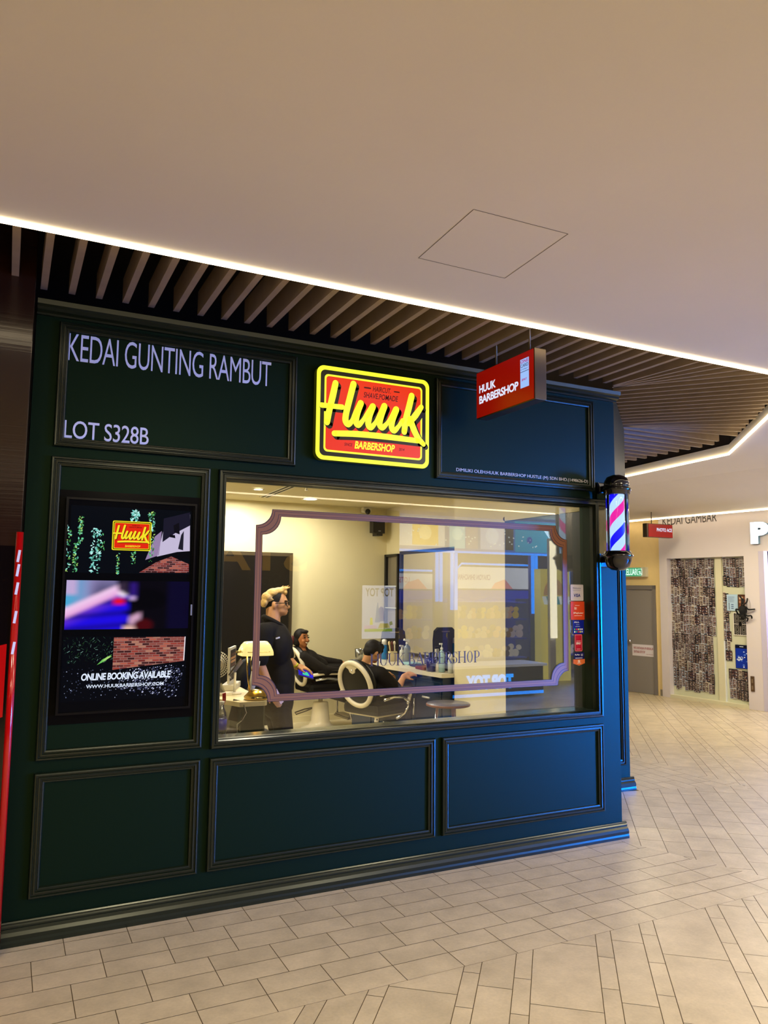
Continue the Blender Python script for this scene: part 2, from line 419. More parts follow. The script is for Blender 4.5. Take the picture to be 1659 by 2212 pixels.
# light line along the lip of the ceiling
def led_run(pts, z, w=.02, h=.014, inset=.0):
    mb = MB()
    for i in range(len(pts) - 1):
        p, q = Vector((*pts[i], z)), Vector((*pts[i + 1], z)); t = (q - p).normalized(); n = Vector((-t.y, t.x, 0))
        mb.obox((p + q) / 2 + n * (inset + w / 2), ((q - p).length / 2, w / 2, h / 2), Matrix((t, n, Vector((0, 0, 1)))).transposed())
    return mb
o = led_run(RE[:5], CZ - .0075, h=.016, inset=-.001).build('led_light_line', LED)
tag(o, 'white light line along the edge of the slatted ceiling recess above the barbershop', 'light')
o = led_run([(-7, -7.18), (9.7, -7.18), (11.6, -9.2)], CZ - .01, .03, .02).build('led_light_line', LED)
tag(o, 'light line across the ceiling mirrored high in the barbershop window', 'light')
# slats
def slat_bank(name, segs, w=.034, z0=3.33, z1=3.47):
    mb = MB()
    for p, q in segs:
        p, q = Vector((*p, (z0 + z1) / 2)), Vector((*q, (z0 + z1) / 2)); t = (q - p).normalized(); n = Vector((-t.y, t.x, 0))
        mb.obox((p + q) / 2, ((q - p).length / 2, w / 2, (z1 - z0) / 2), Matrix((t, n, Vector((0, 0, 1)))).transposed())
    return struct(mb.build(name, WOODB))
def edge_x(y):            # x of the recess edge at y
    for (xa, ya), (xb, yb) in zip(RE[1:], RE[2:]):
        if ya <= y <= yb: return xa + (xb - xa) * (y - ya) / (yb - ya)
    return 4.98
segs = []
x = -.32
while x < 4.1:
    y1 = .0 if x < 4.06 else (x - 4.06) * .946
    xe = -.925 if x < 4.95 else -.9
    segs.append(((x, xe), (x, y1 - .0))); x += .139
slat_bank('ceiling_slats', segs)
segs = []; t = .62
for a0, an in ((.03, -84), (.05, -76), (.07, -68), (.09, -60)):
    an = math.radians(an); dn = Vector((math.cos(an), math.sin(an))); p = Vector((4.08 + a0 * .7, a0 * .7)); L = .2
    while L < 3:
        q = p + dn * L
        if q.y < -.9: break
        L += .02
    segs.append((tuple(p), tuple(p + dn * L)))
k = 0
while k < 12:
    an = math.radians(-50 + k * .9); dn = Vector((math.cos(an), math.sin(an))); s = .10 + k * .125; p = Vector((4.06 + s * .727, s * .687)); L = .2
    while L < 3:
        q = p + dn * L
        if q.y < -.9 or q.x > edge_x(max(q.y, -.946)) - .04: break
        L += .02
    segs.append((tuple(p), tuple(p + dn * L))); k += 1
for an in (-33, -25, -17, -9):
    an = math.radians(an); dn = Vector((math.cos(an), math.sin(an))); p = Vector((5.16, 1.09)); L = .2
    while L < 3:
        q = p + dn * L
        if q.x > edge_x(max(q.y, -.946)) - .06: break
        L += .02
    segs.append((tuple(p), tuple(p + dn * L)))
slat_bank('ceiling_slats', segs, .022)
segs = []
for k in range(18):
    y = 1.16 + k * .16
    segs.append(((5.17, y), (edge_x(y) - .22 - .02 * k, y)))
slat_bank('ceiling_slats', segs, .03)
bm_ = MB()
for y in (1.9, 2.6): bm_.box(5.3, 7.0, y, y + .05, 3.5, 3.55)
bm_.tube([(6.9, 1.5, 3.6), (6.2, 2.9, 3.6), (6.1, 5, 3.6)], .05)
struct(bm_.build('ceiling_recess_beam', mat('pipe_grey', (90, 80, 72), .6)))
# ---- the enclosing hall
en = MB()
en.box(-8.1, -8, -15, 12, 0, 3.9); en.box(17, 17.1, -15, 12, 0, 3.9); en.box(-8, 17, -15.1, -15, 0, 3.9); en.box(-8, 17, 12, 12.1, 0, 3.9)
struct(en.build('wall_hall', mat('hall_wall', (150, 126, 98), .7)))

# ---- barbershop front
WX0, WX1, WZ0, WZ1 = 1.115, 3.85, .905, 2.385
fx0, fx1 = .07, 4.075
fw = MB()
fw.box(fx0, WX0, 0, .14, 0, CZ - .0); fw.box(WX1, fx1, 0, .14, 0, CZ); fw.box(WX0, WX1, 0, .14, 0, WZ0); fw.box(WX0, WX1, 0, .14, WZ1, CZ)
struct(fw.build('wall_front', PAINT))
def molding(x0, x1, z0, z1, prof, y=0.0, inward=True):
    """mitred frame; prof = (distance in from the outer edge, height)"""
    mb = MB(); rings = []
    for t, h in prof:
        rings.append([(x0 + t, y - h, z0 + t), (x1 - t, y - h, z0 + t), (x1 - t, y - h, z1 - t), (x0 + t, y - h, z1 - t)])
    vs = [p for r_ in rings for p in r_]; fs = []
    for i in range(len(prof) - 1):
        for k in range(4): fs.append((i * 4 + k, i * 4 + (k + 1) % 4, (i + 1) * 4 + (k + 1) % 4, (i + 1) * 4 + k))
    return mb.add(vs, fs)
PROF = [(0, 0), (0, .014), (.004, .022), (.012, .024), (.016, .016), (.019, .016), (.022, .02), (.031, .021), (.035, .012), (.038, .012), (.041, .015), (.048, .013), (.052, 0)]
PRW = [(0, 0), (0, .022), (.006, .032), (.018, .034), (.022, .024), (.026, .024), (.03, .028), (.042, .028), (.046, .01), (.05, 0), (.05, -.03)]
rects = [(.18, 1.017, .204, .812), (1.067, 2.512, .204, .812), (2.563, 3.905, .204, .812), (.18, 1.02, .872, 2.436), (.185, 1.53, 2.489, 3.168), (2.508, 3.865, 2.489, 3.168)]
for i, r_ in enumerate(rects): struct(molding(*r_, PROF).build('trim_%d' % (i + 1), PTRIM))
struct(molding(1.066, 3.90, .86, 2.434, PRW).build('trim_window', PTRIM))
def run_prof(x0, x1, prof, name, y=0.0, cap=True):
    mb = MB(); n = len(prof); vs = [(x0, y - d, z) for d, z in prof] + [(x1, y - d, z) for d, z in prof]
    fs = [(i, i + 1, n + i + 1, n + i) for i in range(n - 1)] + [tuple(range(n)), tuple(range(n, 2 * n))[::-1]]
    mb.add(vs, fs); return struct(mb.build(name, PTRIM))
BASE = [(0, .11), (.012, .11), (.016, .104), (.014, .097), (.02, .09), (.02, .082), (.017, .078), (.03, .066), (.038, .05), (.036, .03), (.04, .018), (.04, 0), (0, 0)]
run_prof(fx0, fx1 + .03, BASE, 'baseboard_front')
CROWN = [(0, 3.188), (.012, 3.19), (.012, 3.2), (.03, 3.205), (.04, 3.21), (.04, 3.225), (.058, 3.235), (.062, 3.26), (0, 3.26)]
run_prof(fx0, fx1 + .02, CROWN, 'trim_crown')
# slanted band over the entrance and the pier behind it
df = MB()
df.prism([(4.075, 0, 2.62), (4.075, .14, 2.62), (5.13, 1.14, 2.62), (5.13, .99, 2.62)], (0, 0, .66))
struct(df.build('wall_entrance_band', PAINT))
pr = MB(); pr.box(4.42, 5.112, .99, 1.2, 0, 3.26); struct(pr.build('wall_pier', PAINT))
struct(molding(4.47, 5.055, .22, 3.0, PROF, .99).build('trim_pier', PTRIM))
run_prof(4.4, 5.145, BASE, 'baseboard_pier', .99)
# shop shell
sh = MB(); sh.box(0, 4.95, 5.41, 5.55, 0, 2.95); struct(sh.build('wall_back', CREAM))
sh = MB(); sh.box(4.85, 4.97, 1.25, 5.41, 0, 2.95); struct(sh.build('wall_right', CREAM))
sh = MB(); sh.box(-.02, .07, .14, 5.41, 0, 2.95); struct(sh.build('wall_left', CREAM)); sh = MB(); sh.box(-.04, .069, .02, .139, 0, 3.26); struct(sh.build('wall_left_end', DARKV))
sh = MB(); sh.box(4.27, 4.85, 1.591, 2.62, 0, 2.905); struct(sh.build('wall_partition', CREAM))
sh = MB(); sh.box(4.19, 4.255, .2, 1.59, 0, 2.41, .004); sh2 = MB(); sh2.box(4.19, 4.255, .2, 1.59, 2.411, 2.909); struct(sh2.build('wall_over_panel', CREAM)); struct(sh.build('wall_dark_panel', mat('slate_panel', (40, 48, 58), .3)))
sh = MB(); sh.prism([(-.07, .1401, 2.91), (4.22, .1401, 2.91), (4.97, 1.25, 2.91), (4.97, 5.41, 2.91), (-.07, 5.41, 2.91)], (0, 0, .04)); struct(sh.build('ceiling_shop', ICEIL))
sh = MB(); sh.poly([(.07, .14, .0015), (4.19, .14, .0015), (4.26, .3, .0015), (4.85, 1.25, .0015), (4.85, 5.41, .0015), (.07, 5.41, .0015)]); struct(sh.build('floor_shop', mat('shop_floor', (206, 194, 160), .25, spec=.5, var=.04)))
sb = MB(); sb.box(.07, 2.45, 5.385, 5.41, 0, .09); sb.box(3.42, 4.84, 5.395, 5.41, 0, .08); struct(sb.build('baseboard_back', CREAM))
# ---- glass of the shop window
wg = MB(); wg.box(WX0 - .01, WX1 + .01, .1, .106, WZ0 - .01, WZ1 + .01)
struct(wg.build('window_1', glass_mat('window_glass', 1.25, base=.005)))
sl = MB(); sl.box(WX0, WX1, .012, .138, WZ0 - .004, WZ0 + .004); struct(sl.build('trim_sill', mat('sill_paint', (40, 56, 48), .16, spec=.7)))
# ---- photo shop wall and the yellow service corridor, far end
def frame_of(A, ang):
    u = Vector((math.cos(ang), math.sin(ang), 0)); n = Vector((u.y, -u.x, 0)); 
    return lambda s, z, d=0.0: Vector((A[0], A[1], 0)) + u * s + Vector((0, 0, z)) + n * d, u, n
PWA = math.atan2(3.8325 - 5.2083, 10.2828 - 10.149)
PWf, PWu, PWn = frame_of((10.149, 5.2083), PWA)
YWf, YWu, YWn = frame_of((10.048, 6.062), math.atan2(5.4968 - 6.062, 10.1665 - 10.048))
def wbox(mb, fn, u, n, s0, s1, z0, z1, d0, d1, b=0.0):
    c = fn((s0 + s1) / 2, (z0 + z1) / 2, (d0 + d1) / 2)
    return mb.obox(c, (abs(s1 - s0) / 2, abs(d1 - d0) / 2, abs(z1 - z0) / 2), Matrix((u, n, Vector((0, 0, 1)))).transposed(), b)
LAV = mat('pale_wall', (214, 206, 208), .55, var=.02, vscale=2)
pw = MB(); B_ = lambda *a: wbox(pw, PWf, PWu, PWn, *a)
S0, S1, ST = -.055, 1.37, 2.335     # window opening
B_(-.21, S0, 0, 3.26, -.12, 0); B_(S0, S1, ST, 3.26, -.12, 0); B_(S1, 1.62, 0, 3.26, -.12, 0); B_(1.62, 4.2, 2.40, 3.26, -.12, 0); B_(4.2, 6, 0, 3.26, -.12, 0)
struct(pw.build('wall_photo_shop', LAV))
pw = MB(); B_(S0, S1, 0, ST, -.16, -.10); struct(pw.build('wall_photo_shop_window_back', mat('pale_green_glass', (206, 208, 182), .25)))
pw = MB(); B_(1.62, 1.70, 0, 2.40, -.10, .012); B_(1.70, 1.712, 0, 2.40, -.08, .02); struct(pw.build('trim_photo_shop_door', mat('lilac_frame', (196, 190, 214), .4)))
pw = MB(); B_(1.712, 4.2, 0, 2.40, -2.6, -2.5); struct(pw.build('wall_photo_shop_interior', mat('lilac_wall', (190, 184, 226), .5)))
pw = MB(); B_(1.712, 1.75, 0, 2.4, -2.5, -.12); struct(pw.build('wall_photo_shop_side', mat('lilac_wall', (190, 184, 226), .5)))
# bulkhead and second light line above the photo shop
bk = MB(); bk.prism([PWf(-3.5, 3.025, .19), PWf(-3.5, 3.262, 2.4), PWf(-3.5, 3.262, .14), PWf(-3.5, 3.025, .14)], PWu * 10.5); struct(bk.build('ceiling_slope', CEIL))
bk = MB(); wbox(bk, PWf, PWu, PWn, -3.5, 7, 3.005, 3.025, .16, .205)
tag(bk.build('led_light_line', LED), 'thin light line along the ceiling drop above the photo shop front', 'light')
YEL = mat('yellow_wall', (232, 206, 146), .6, var=.02)
yw = MB(); wbox(yw, YWf, YWu, YWn, -3, .66, 0, 3.26, -.1, 0); struct(yw.build('wall_corridor', YEL))
yw = MB(); wbox(yw, YWf, YWu, YWn, 0.580, .62, 0, .105, 0, .012); struct(yw.build('baseboard_corridor', mat('grey_skirting', (150, 140, 124), .5)))

# ================================================================ things on the shopfront
X_ = Vector((1, 0, 0)); Z_ = Vector((0, 0, 1))
VINYL = mat('white_vinyl', (226, 224, 228), .45)
def lettering(name, s, x0, z0, w, h, y, label, material=VINYL, bold=0.0, spacing=1.0, thick=.0015, shear=0.0):
    mb = MB(); text(mb, s, (x0, y, z0), X_, Z_, w, h, thick, bold, shear, spacing)
    return tag(mb.build(name, material), label, 'lettering')
lettering('shop_lettering', 'KEDAI GUNTING RAMBUT', .232, 2.962, 1.135, .152, -.0006, 'tall thin white letters KEDAI GUNTING RAMBUT high on the green front', bold=-.004, spacing=.93)
lettering('shop_lettering', 'LOT S328B', .233, 2.540, .437, .097, -.0006, 'white letters LOT S328B low in the upper panel over the screen', bold=.004, spacing=.95)
lettering('shop_lettering', 'DIMILIKI OLEH:HUUK BARBERSHOP HUSTLE (M) SDN BHD.(1498626-D)', 2.676, 2.545, 1.137, .029, -.0006, 'small line of white lettering under the hanging red sign', thick=.001)

# ---- lit main sign
SY = -.045
sgn = thing('light_box_sign', (2.03, 0, 2.83), 'lit yellow and red sign with brush lettering over the shop window', 'sign')
YELG = glow('sign_yellow', (240, 247, 48), 1.25); REDG = glow('sign_red', (238, 48, 4), 1.0); DKG = mat('sign_dark', (44, 40, 12), .3)
sx0, sz1 = 1.641 + .004, 3.130; sx1, sz0 = 2.438, 2.540
bx = MB(); bx.prism([(x, -.002, z) for x, z in rrect(sx0, sx1, sz0, sz1, .05)], (0, SY + .002, 0)); bx.build('casing', mat('sign_side', (26, 25, 10), .4, emit=.04, ecol=(190, 190, 20)), sgn)
def plate(mb, x0, x1, z0, z1, r, y): mb.poly([(x, y, z) for x, z in rrect(x0, x1, z0, z1, r, 8)][::-1])
def ring(mb, a, b, y):
    A_ = rrect(*a, 8); B2 = rrect(*b, 8); n = len(A_)
    for i in range(n): j = (i + 1) % n; mb.quad((A_[i][0], y, A_[i][1]), (B2[i][0], y, B2[i][1]), (B2[j][0], y, B2[j][1]), (A_[j][0], y, A_[j][1]))
def ins(d, r): return (sx0 + d, sx1 - d, sz0 + d, sz1 - d, r)
mb = MB(); ring(mb, ins(0, .05), ins(.026, .032), SY - .0015); mb.build('border', YELG, sgn)
mb = MB(); plate(mb, *ins(.02, .03)[:4], .03, SY - .0008); mb.build('face', DKG, sgn)
mb = MB(); ring(mb, ins(.052, .026), ins(.064, .018), SY - .0015); mb.build('inner_border', YELG, sgn)
mb = MB(); plate(mb, *ins(.064, .018)[:4], .018, SY - .0012); mb.build('panel', REDG, sgn)
SO = Vector((0, 0, 0))
STK = [
 ([(1.769,3.026), (1.752,2.945), (1.732,2.857), (1.716,2.775)], [.040, .043, .040, .041]),
 ([(1.678,2.877), (1.733,2.878), (1.816,2.88)], [.033, .031, .034]),
 ([(1.891,3.037), (1.869,2.95), (1.845,2.851), (1.84,2.798), (1.859,2.776), (1.886,2.803), (1.906,2.848), (1.942,2.92)], [.042, .042, .041, .042, .040, .030, .034, .040]),
 ([(1.943,2.919), (1.922,2.86), (1.911,2.801), (1.928,2.778), (1.959,2.811), (1.985,2.847), (2.026,2.908)], [.042, .041, .041, .038, .028, .034, .042]),
 ([(2.027,2.908), (2.006,2.85), (1.996,2.793), (2.014,2.771), (2.046,2.805), (2.072,2.847), (2.108,2.92)], [.043, .041, .041, .038, .028, .034, .042]),
 ([(2.109,2.92), (2.088,2.859), (2.076,2.801), (2.095,2.779), (2.128,2.809), (2.155,2.842), (2.192,2.908)], [.043, .041, .041, .038, .028, .034, .042]),
 ([(2.194,2.908), (2.17,2.843), (2.161,2.791), (2.18,2.768), (2.213,2.801), (2.24,2.841)], [.043, .041, .041, .038, .028, .030]),
 ([(2.306,3.011), (2.286,2.931), (2.264,2.849), (2.253,2.768)], [.043, .044, .044, .040]),
 ([(2.378,2.946), (2.336,2.887), (2.287,2.826)], [.034, .044, .036]),
 ([(2.297,2.857), (2.321,2.795), (2.354,2.739), (2.396,2.7)], [.042, .045, .042, .032]),
 ([(1.767,2.709), (1.919,2.72), (2.119,2.723), (2.354,2.719)], [.037, .039, .038, .034]),
]
def brush(mb, dx, dz, y, dw=0.0):
    for P, w in STK:
        n = 5; sp = smooth_pts([Vector((a + dx, b + dz, 0)) for a, b in P], n)
        ws = []
        for i in range(len(P) - 1): ws += [w[i] + (w[i + 1] - w[i]) * k / n + dw for k in range(n)]
        ws.append(w[-1] + dw)
        stroke(mb, [(q.x, q.y) for q in sp], ws, (0, y, 0), (1, 0, 0), (0, 0, 1), 0)
mb = MB()
for k in range(5): brush(mb, .0035 * (k + 1), -.0035 * (k + 1), SY - .002 - .00002 * k, .004)
mb.build('lettering_shadow', mat('sign_shadow', (58, 44, 4), .35), sgn)
mb = MB(); brush(mb, 0, 0, SY - .004); mb.build('brush_lettering', YELG, sgn)
DR = mat('sign_maroon', (92, 8, 14), .4)
mb = MB(); mat('sign_maroon', (92, 8, 14), .4)
text(mb, 'HAIRCUT.', (2.027, SY - .002, 3.007), X_, Z_, .128, .034, .0, .012, .18)
text(mb, 'SHAVE.POMADE', (1.963, SY - .002, 2.960), X_, Z_, .245, .036, .0, .012, .18)
mb.build('tagline', DR, sgn); mb = MB(); mb.box(1.965, 2.013, SY - .002, SY - .0025, 3.020, 3.029); mb.build('dash', DR, sgn); mb = MB(); mb.box(2.177, 2.218, SY - .002, SY - .0025, 3.020, 3.028)
mb.build('dash', DR, sgn); mb = MB(); text(mb, 'SINCE', (1.835, SY - .002, 2.639), X_, Z_, .055, .019, .0, .012, .2)
mb.build('since_lettering', DR, sgn); mb = MB(); text(mb, '2014', (2.216, SY - .002, 2.642), X_, Z_, .04, .018, .0, .012, .2)
mb.build('year_lettering', DR, sgn)
mb = MB(); text(mb, 'BARBERSHOP', (1.905, SY - .002, 2.627), X_, Z_, .282, .049, 0, .03, .2); mb.build('shop_name', YELG, sgn)

# ---- video screen
scr = thing('display_screen', (.6, 0, 1.05), 'black upright video screen set in the green panel beside the window', 'screen')
mb = MB(); mb.box(.232, .985, -.006, -.001, 1.045, 2.262); mb.build('backing_panel', mat('screen_surround', (4, 4, 5), .2, spec=.1), scr)
mb = MB(); ring_ = [(0, 0), (0, .03), (.012, .03), (.014, .018)]
q = molding(.262, .945, 1.095, 2.222, [(0, .006), (0, .034), (.011, .034), (.013, .02), (.02, .02)]); q.build('bezel', mat('screen_bezel', (9, 8, 8), .25, spec=.25), scr)
mb = MB(); mb.box(.927, .936, -.040, -.033, 1.60, 1.66); mb.build('sensor', mat('sensor_grey', (120, 120, 122), .4), scr)
PIC = print_mat('screen_picture', emit=1.0, rough=.12, spec=.06)
pc = MB(); Y0 = -.0205
def px4(mb, col, pts, lay):
    mb.col = col; mb.poly([(a, Y0 - .0002 * lay, b) for a, b in pts])
def rect(mb, col, x0, x1, z0, z1, lay): px4(mb, col, [(x0, z0), (x1, z0), (x1, z1), (x0, z1)], lay)
rr = random.Random(3)
rect(pc, (3, 3, 4), .276, .93, 1.108, 2.21, 0)
# top picture: hanging vines, an arch and a brick corner
tz0, tz1 = 1.826, 2.181; tx0, tx1 = .288, .918
rect(pc, (5, 8, 14), tx0, tx1, tz0, tz1, 1)
px4(pc, (196, 186, 214), [(0.737,1.921), (0.778,2.126), (0.91,2.163), (0.915,1.957), (0.845,1.95)], 2)
px4(pc, (150, 128, 168), [(0.676,1.901), (0.722,2.031), (0.758,2.063), (0.748,1.929)], 2)
px4(pc, (26, 24, 40), [(0.766,2.133), (0.909,2.175), (0.912,2.101), (0.826,2.051), (0.764,2.002)], 3)
px4(pc, (6, 6, 10), [(0.642,1.832), (0.677,1.878), (0.77,1.93), (0.915,1.955), (0.915,1.915), (0.786,1.904), (0.714,1.856)], 4)
def bricks(mb, poly, bw, bh, lay, cols, mort):
    xs = [p[0] for p in poly]; zs = [p[1] for p in poly]
    px4(mb, mort, poly, lay); z = min(zs); r_ = 0
    while z < max(zs):
        x = min(xs) - bw * (.5 if r_ % 2 else 0)
        while x < max(xs):
            q = [(x + .0015, z + .0015), (x + bw - .0015, z + .0015), (x + bw - .0015, z + bh - .0015), (x + .0015, z + bh - .0015)]
            n = len(poly)
            for i in range(n):
                a, b = poly[i], poly[(i + 1) % n]; nx, ny = b[1] - a[1], a[0] - b[0]
                q = clip(q, nx, ny, nx * a[0] + ny * a[1])
                if len(q) < 3: break
            if len(q) >= 3: px4(mb, rr.choice(cols), q, lay + 1)
            x += bw
        z += bh; r_ += 1
BR = [(150, 62, 52), (118, 44, 40), (96, 40, 36), (176, 92, 74), (60, 26, 26), (138, 70, 62)]
bricks(pc, [(0.646,1.832), (0.914,1.836), (0.912,1.884), (0.815,1.924), (0.735,1.891)], .032, .011, 5, BR, (150, 104, 104))
def vine(mb, x, z1, z0, wid, n, cols, s):
    for i in range(n):
        z = z0 + (z1 - z0) * rr.random(); a = rr.random() * 6.28; cx = x + wid * (rr.random() - .5) * 2; l = s * (.6 + rr.random())
        px4(mb, rr.choice(cols), [(cx - l * math.cos(a), z - l * math.sin(a)), (cx + .5 * l * math.sin(a), z - .5 * l * math.cos(a)), (cx + l * math.cos(a), z + l * math.sin(a)), (cx - .5 * l * math.sin(a), z + .5 * l * math.cos(a))], 6)
GR = [(96, 190, 120), (60, 130, 60), (170, 210, 110), (120, 220, 190), (40, 90, 50)]; GB = [(150, 230, 220), (110, 200, 190), (80, 150, 130), (190, 240, 235)]
for x, zt, zb, w_, n_, c_, s_ in [(0.281, 2.070, 1.829, .014, 46, GR + GB, .006), (0.339, 2.127, 1.977, .012, 60, GR, .006), (0.322, 1.977, 1.829, .012, 46, GR, .006), (0.419, 2.063, 1.825, .024, 80, GB, .007), (0.443, 2.034, 1.921, .02, 26, GR, .005), (0.534, 1.935, 1.823, .008, 34, GR, .005), (0.612, 1.942, 1.878, .012, 20, GR, .006), (0.615, 2.168, 2.080, .02, 60, GB, .008), (0.700, 2.165, 2.063, .018, 44, GB + GR, .007), (0.707, 2.063, 1.885, .012, 40, GR, .006)]:
    vine(pc, x, zt, zb, w_, n_, c_, s_)
px4(pc, (14, 12, 18), [(0.82,2.097), (0.85,2.114), (0.856,2.048), (0.826,2.058)], 7); px4(pc, (14, 12, 18), [(0.802,2.046), (0.83,2.043), (0.833,2.026), (0.802,2.031)], 7); px4(pc, (30, 28, 40), [(0.864,2.045), (0.878,2.069), (0.878,1.96), (0.85,1.967)], 7)
# the small sign in the picture
ax0, az0 = (0.499,1.95); ax1, az1 = (0.702,2.109)
def rr4(col, d, r, lay): px4(pc, col, rrect(ax0 + d, ax1 - d, az0 + d, az1 - d, r), lay)
rr4((240, 226, 30), 0, .008, 8); rr4((60, 40, 6), .005, .006, 9); rr4((240, 226, 30), .009, .005, 10); rr4((226, 40, 14), .012, .004, 11)
kx = (ax1 - ax0) / (sx1 - sx0); kz = (az1 - az0) / (sz1 - sz0)
for lay, dx, c in ((12, .012, (70, 30, 6)), (13, 0, (246, 226, 40))):
    pc.col = c
    for P, w in STK:
        sp = smooth_pts([Vector((ax0 + (a + dx - sx0) * kx, az0 + (b - dx - sz0) * kz, 0)) for a, b in P], 3); ws = []
        for i in range(len(P) - 1): ws += [(w[i] + (w[i + 1] - w[i]) * k / 3) * kx for k in range(3)]
        ws.append(w[-1] * kx); stroke(pc, [(q.x, q.y) for q in sp], ws, (0, Y0 - .0002 * lay, 0), (1, 0, 0), (0, 0, 1), 0)
pc.col = (246, 226, 40); text(pc, 'BARBERSHOP', (ax0 + .068, Y0 - .0028, az0 + .018), X_, Z_, .08, .011, 0, .02, .2)
pc.col = (90, 10, 10); text(pc, 'HAIRCUT.', (ax0 + .1, Y0 - .0028, az1 - .026), X_, Z_, .042, .007, 0, .02); text(pc, 'SHAVE POMADE', (ax0 + .086, Y0 - .0028, az1 - .036), X_, Z_, .066, .007, 0, .02)
# middle picture: a blurred close-up of a hand in blue and pink light
mz0, mz1 = 1.529, 1.786; mx0, mx1 = .284, .92
def blend(a, b, t): return tuple(a[i] + (b[i] - a[i]) * t for i in range(3))
NX, NZ = 72, 42
def hand_col(u, v):
    c = (5, 4, 12)
    if u < .40: 
        c = blend((70, 170, 214), (150, 140, 190), min(1, u / .2)); c = blend(c, (62, 58, 92), max(0, min(1, (u - .16) / .1)) * (.4 + .6 * v) * max(0, 1 - abs(v - .72) * 2.4))
        if u < .08 and v > .7: c = blend(c, (236, 170, 214), .7)
    g = .30 + .52 * u / .44                      # edge of the hand
    if u < .50:
        if v < g + .14 and v > g - .12 and u < .47: c = blend((226, 150, 214), (240, 200, 236), max(0, min(1, (v - g + .12) / .2)))
        if v <= g - .08:
            c = blend((120, 60, 200), (30, 10, 226), min(1, max(0, (g - .08 - v) * 4)))
            k = (v - .20 * u) * 9.0; c = blend(c, (18, 6, 120), (.5 + .5 * math.cos(k * 2 * PI / 2.2)) ** 3 * .75)
            if u > .46 and abs(((v - .20 * u) * 9.0) % 2.2 - 1.1) > .8: c = (6, 4, 30)
        if .37 < u < .46 and .50 < v < .64 and v < g + .05: c = (226, 16, 44)
        if (u - .45) ** 2 + ((v - .74) * .6) ** 2 < .0018: c = (244, 226, 244)
    if u > .5: c = (6, 4, 10)
    if .40 < u < .5 and v > .82 + (u - .40) * -1.4: c = blend(c, (20, 12, 30), .85)
    if u > .44 and (u - .66) ** 2 * 1.2 + ((v - .62) * .75) ** 2 < .028: c = (3, 2, 4)
    if .50 < u < .56 and v > .55 and (u - .53) ** 2 * 6 + (v - .8) ** 2 < .03: c = (46, 22, 120)
    if (u - .525) ** 2 + ((v - .64) * .6) ** 2 < .0005: c = (226, 190, 250)
    if .50 < u < .60 and .08 < v < .36 and v > (u - .50) * 1.2 and v < .36 - (.6 - u) * 1.2: c = (206, 160, 190)
    if .46 < u < .57 and v < .06: c = (236, 190, 180)
    if (u - .62) ** 2 + ((v - .08) * .6) ** 2 < .006: c = (70, 6, 10)
    if u > .82: c = blend(c, (10, 6, 44), .8)
    return c
NX, NZ = 130, 76
gv = [(mx0 + (mx1 - mx0) * i / NX, Y0 - .0003, mz0 + (mz1 - mz0) * j / NZ) for j in range(NZ + 1) for i in range(NX + 1)]
gme = bpy.data.meshes.new('film_frame'); gme.from_pydata([tuple(Vector(v) - scr.location) for v in gv], [], [(j * (NX + 1) + i, j * (NX + 1) + i + 1, (j + 1) * (NX + 1) + i + 1, (j + 1) * (NX + 1) + i) for j in range(NZ) for i in range(NX)])
G_ = [[lin(hand_col(i / NX, j / NZ)) for i in range(NX + 1)] for j in range(NZ + 1)]
def blur(G, r):
    for ax in (0, 1):
        H_ = []
        for j in range(NZ + 1):
            row = []
            for i in range(NX + 1):
                acc = [0, 0, 0]
                for k in range(-r, r + 1):
                    jj, ii = (j, min(max(i + k, 0), NX)) if ax == 0 else (min(max(j + k, 0), NZ), i); c = G[jj][ii]; acc[0] += c[0]; acc[1] += c[1]; acc[2] += c[2]
                row.append([a / (2 * r + 1) for a in acc])
            H_.append(row)
        G = H_
    return G
G_ = blur(blur(G_, 3), 1)
ca = gme.color_attributes.new('Col', 'FLOAT_COLOR', 'POINT'); ca.data.foreach_set('color', [c for row in G_ for v in row for c in (*v, 1.0)]); gme.materials.append(PIC)
go = bpy.data.objects.new('film_frame', gme); COL.objects.link(go); go.parent = scr
# lower picture: leaves, brick wall, mesh and the booking text
lz1 = 1.493; lz0 = 1.159
rect(pc, (4, 5, 9), .282, .918, lz0, lz1, 1)
bricks(pc, [(0.531,1.315), (0.906,1.351), (0.909,1.483), (0.532,1.485)], .037, .0125, 2, BR + [(176, 120, 98), (130, 56, 48)], (150, 108, 100))
px4(pc, (240, 232, 240), [(0.901,1.354), (0.906,1.354), (0.909,1.483), (0.904,1.483)], 4)
for i in range(170):
    x = .285 + .25 * rr.random(); z = lz1 - .01 - .13 * rr.random(); l = .004 + .012 * rr.random(); a = rr.choice([.5, .9, 1.4, 2.0, 2.6]) + rr.random() * .5
    c = rr.choice([(26, 52, 40), (16, 34, 26), (120, 160, 150), (60, 96, 80), (40, 80, 40)])
    px4(pc, c, [(x, z), (x + l * math.cos(a), z + l * math.sin(a)), (x + l * math.cos(a) + .001, z + l * math.sin(a) - .002), (x + .001, z - .002)], 5)
px4(pc, (110, 190, 90), [(0.452,1.343), (0.479,1.371), (0.526,1.397), (0.493,1.363)], 6); px4(pc, (180, 220, 120), [(0.479,1.364), (0.502,1.385), (0.525,1.387), (0.493,1.365)], 6)
for i in range(420):
    u = rr.random(); v = rr.random(); x = .60 + .32 * u - .06 * v; top = 1.308 + .03 * u; z = top - .19 * v * (.5 + .5 * u)
    l = .003 + .006 * rr.random(); a = 2.2 + rr.random() * .6
    px4(pc, rr.choice([(210, 214, 240), (120, 124, 160), (70, 72, 110), (40, 42, 70)]), [(x, z), (x + l, z + l * .4), (x + l * .7, z + l), (x - .001, z + .002)], 5)
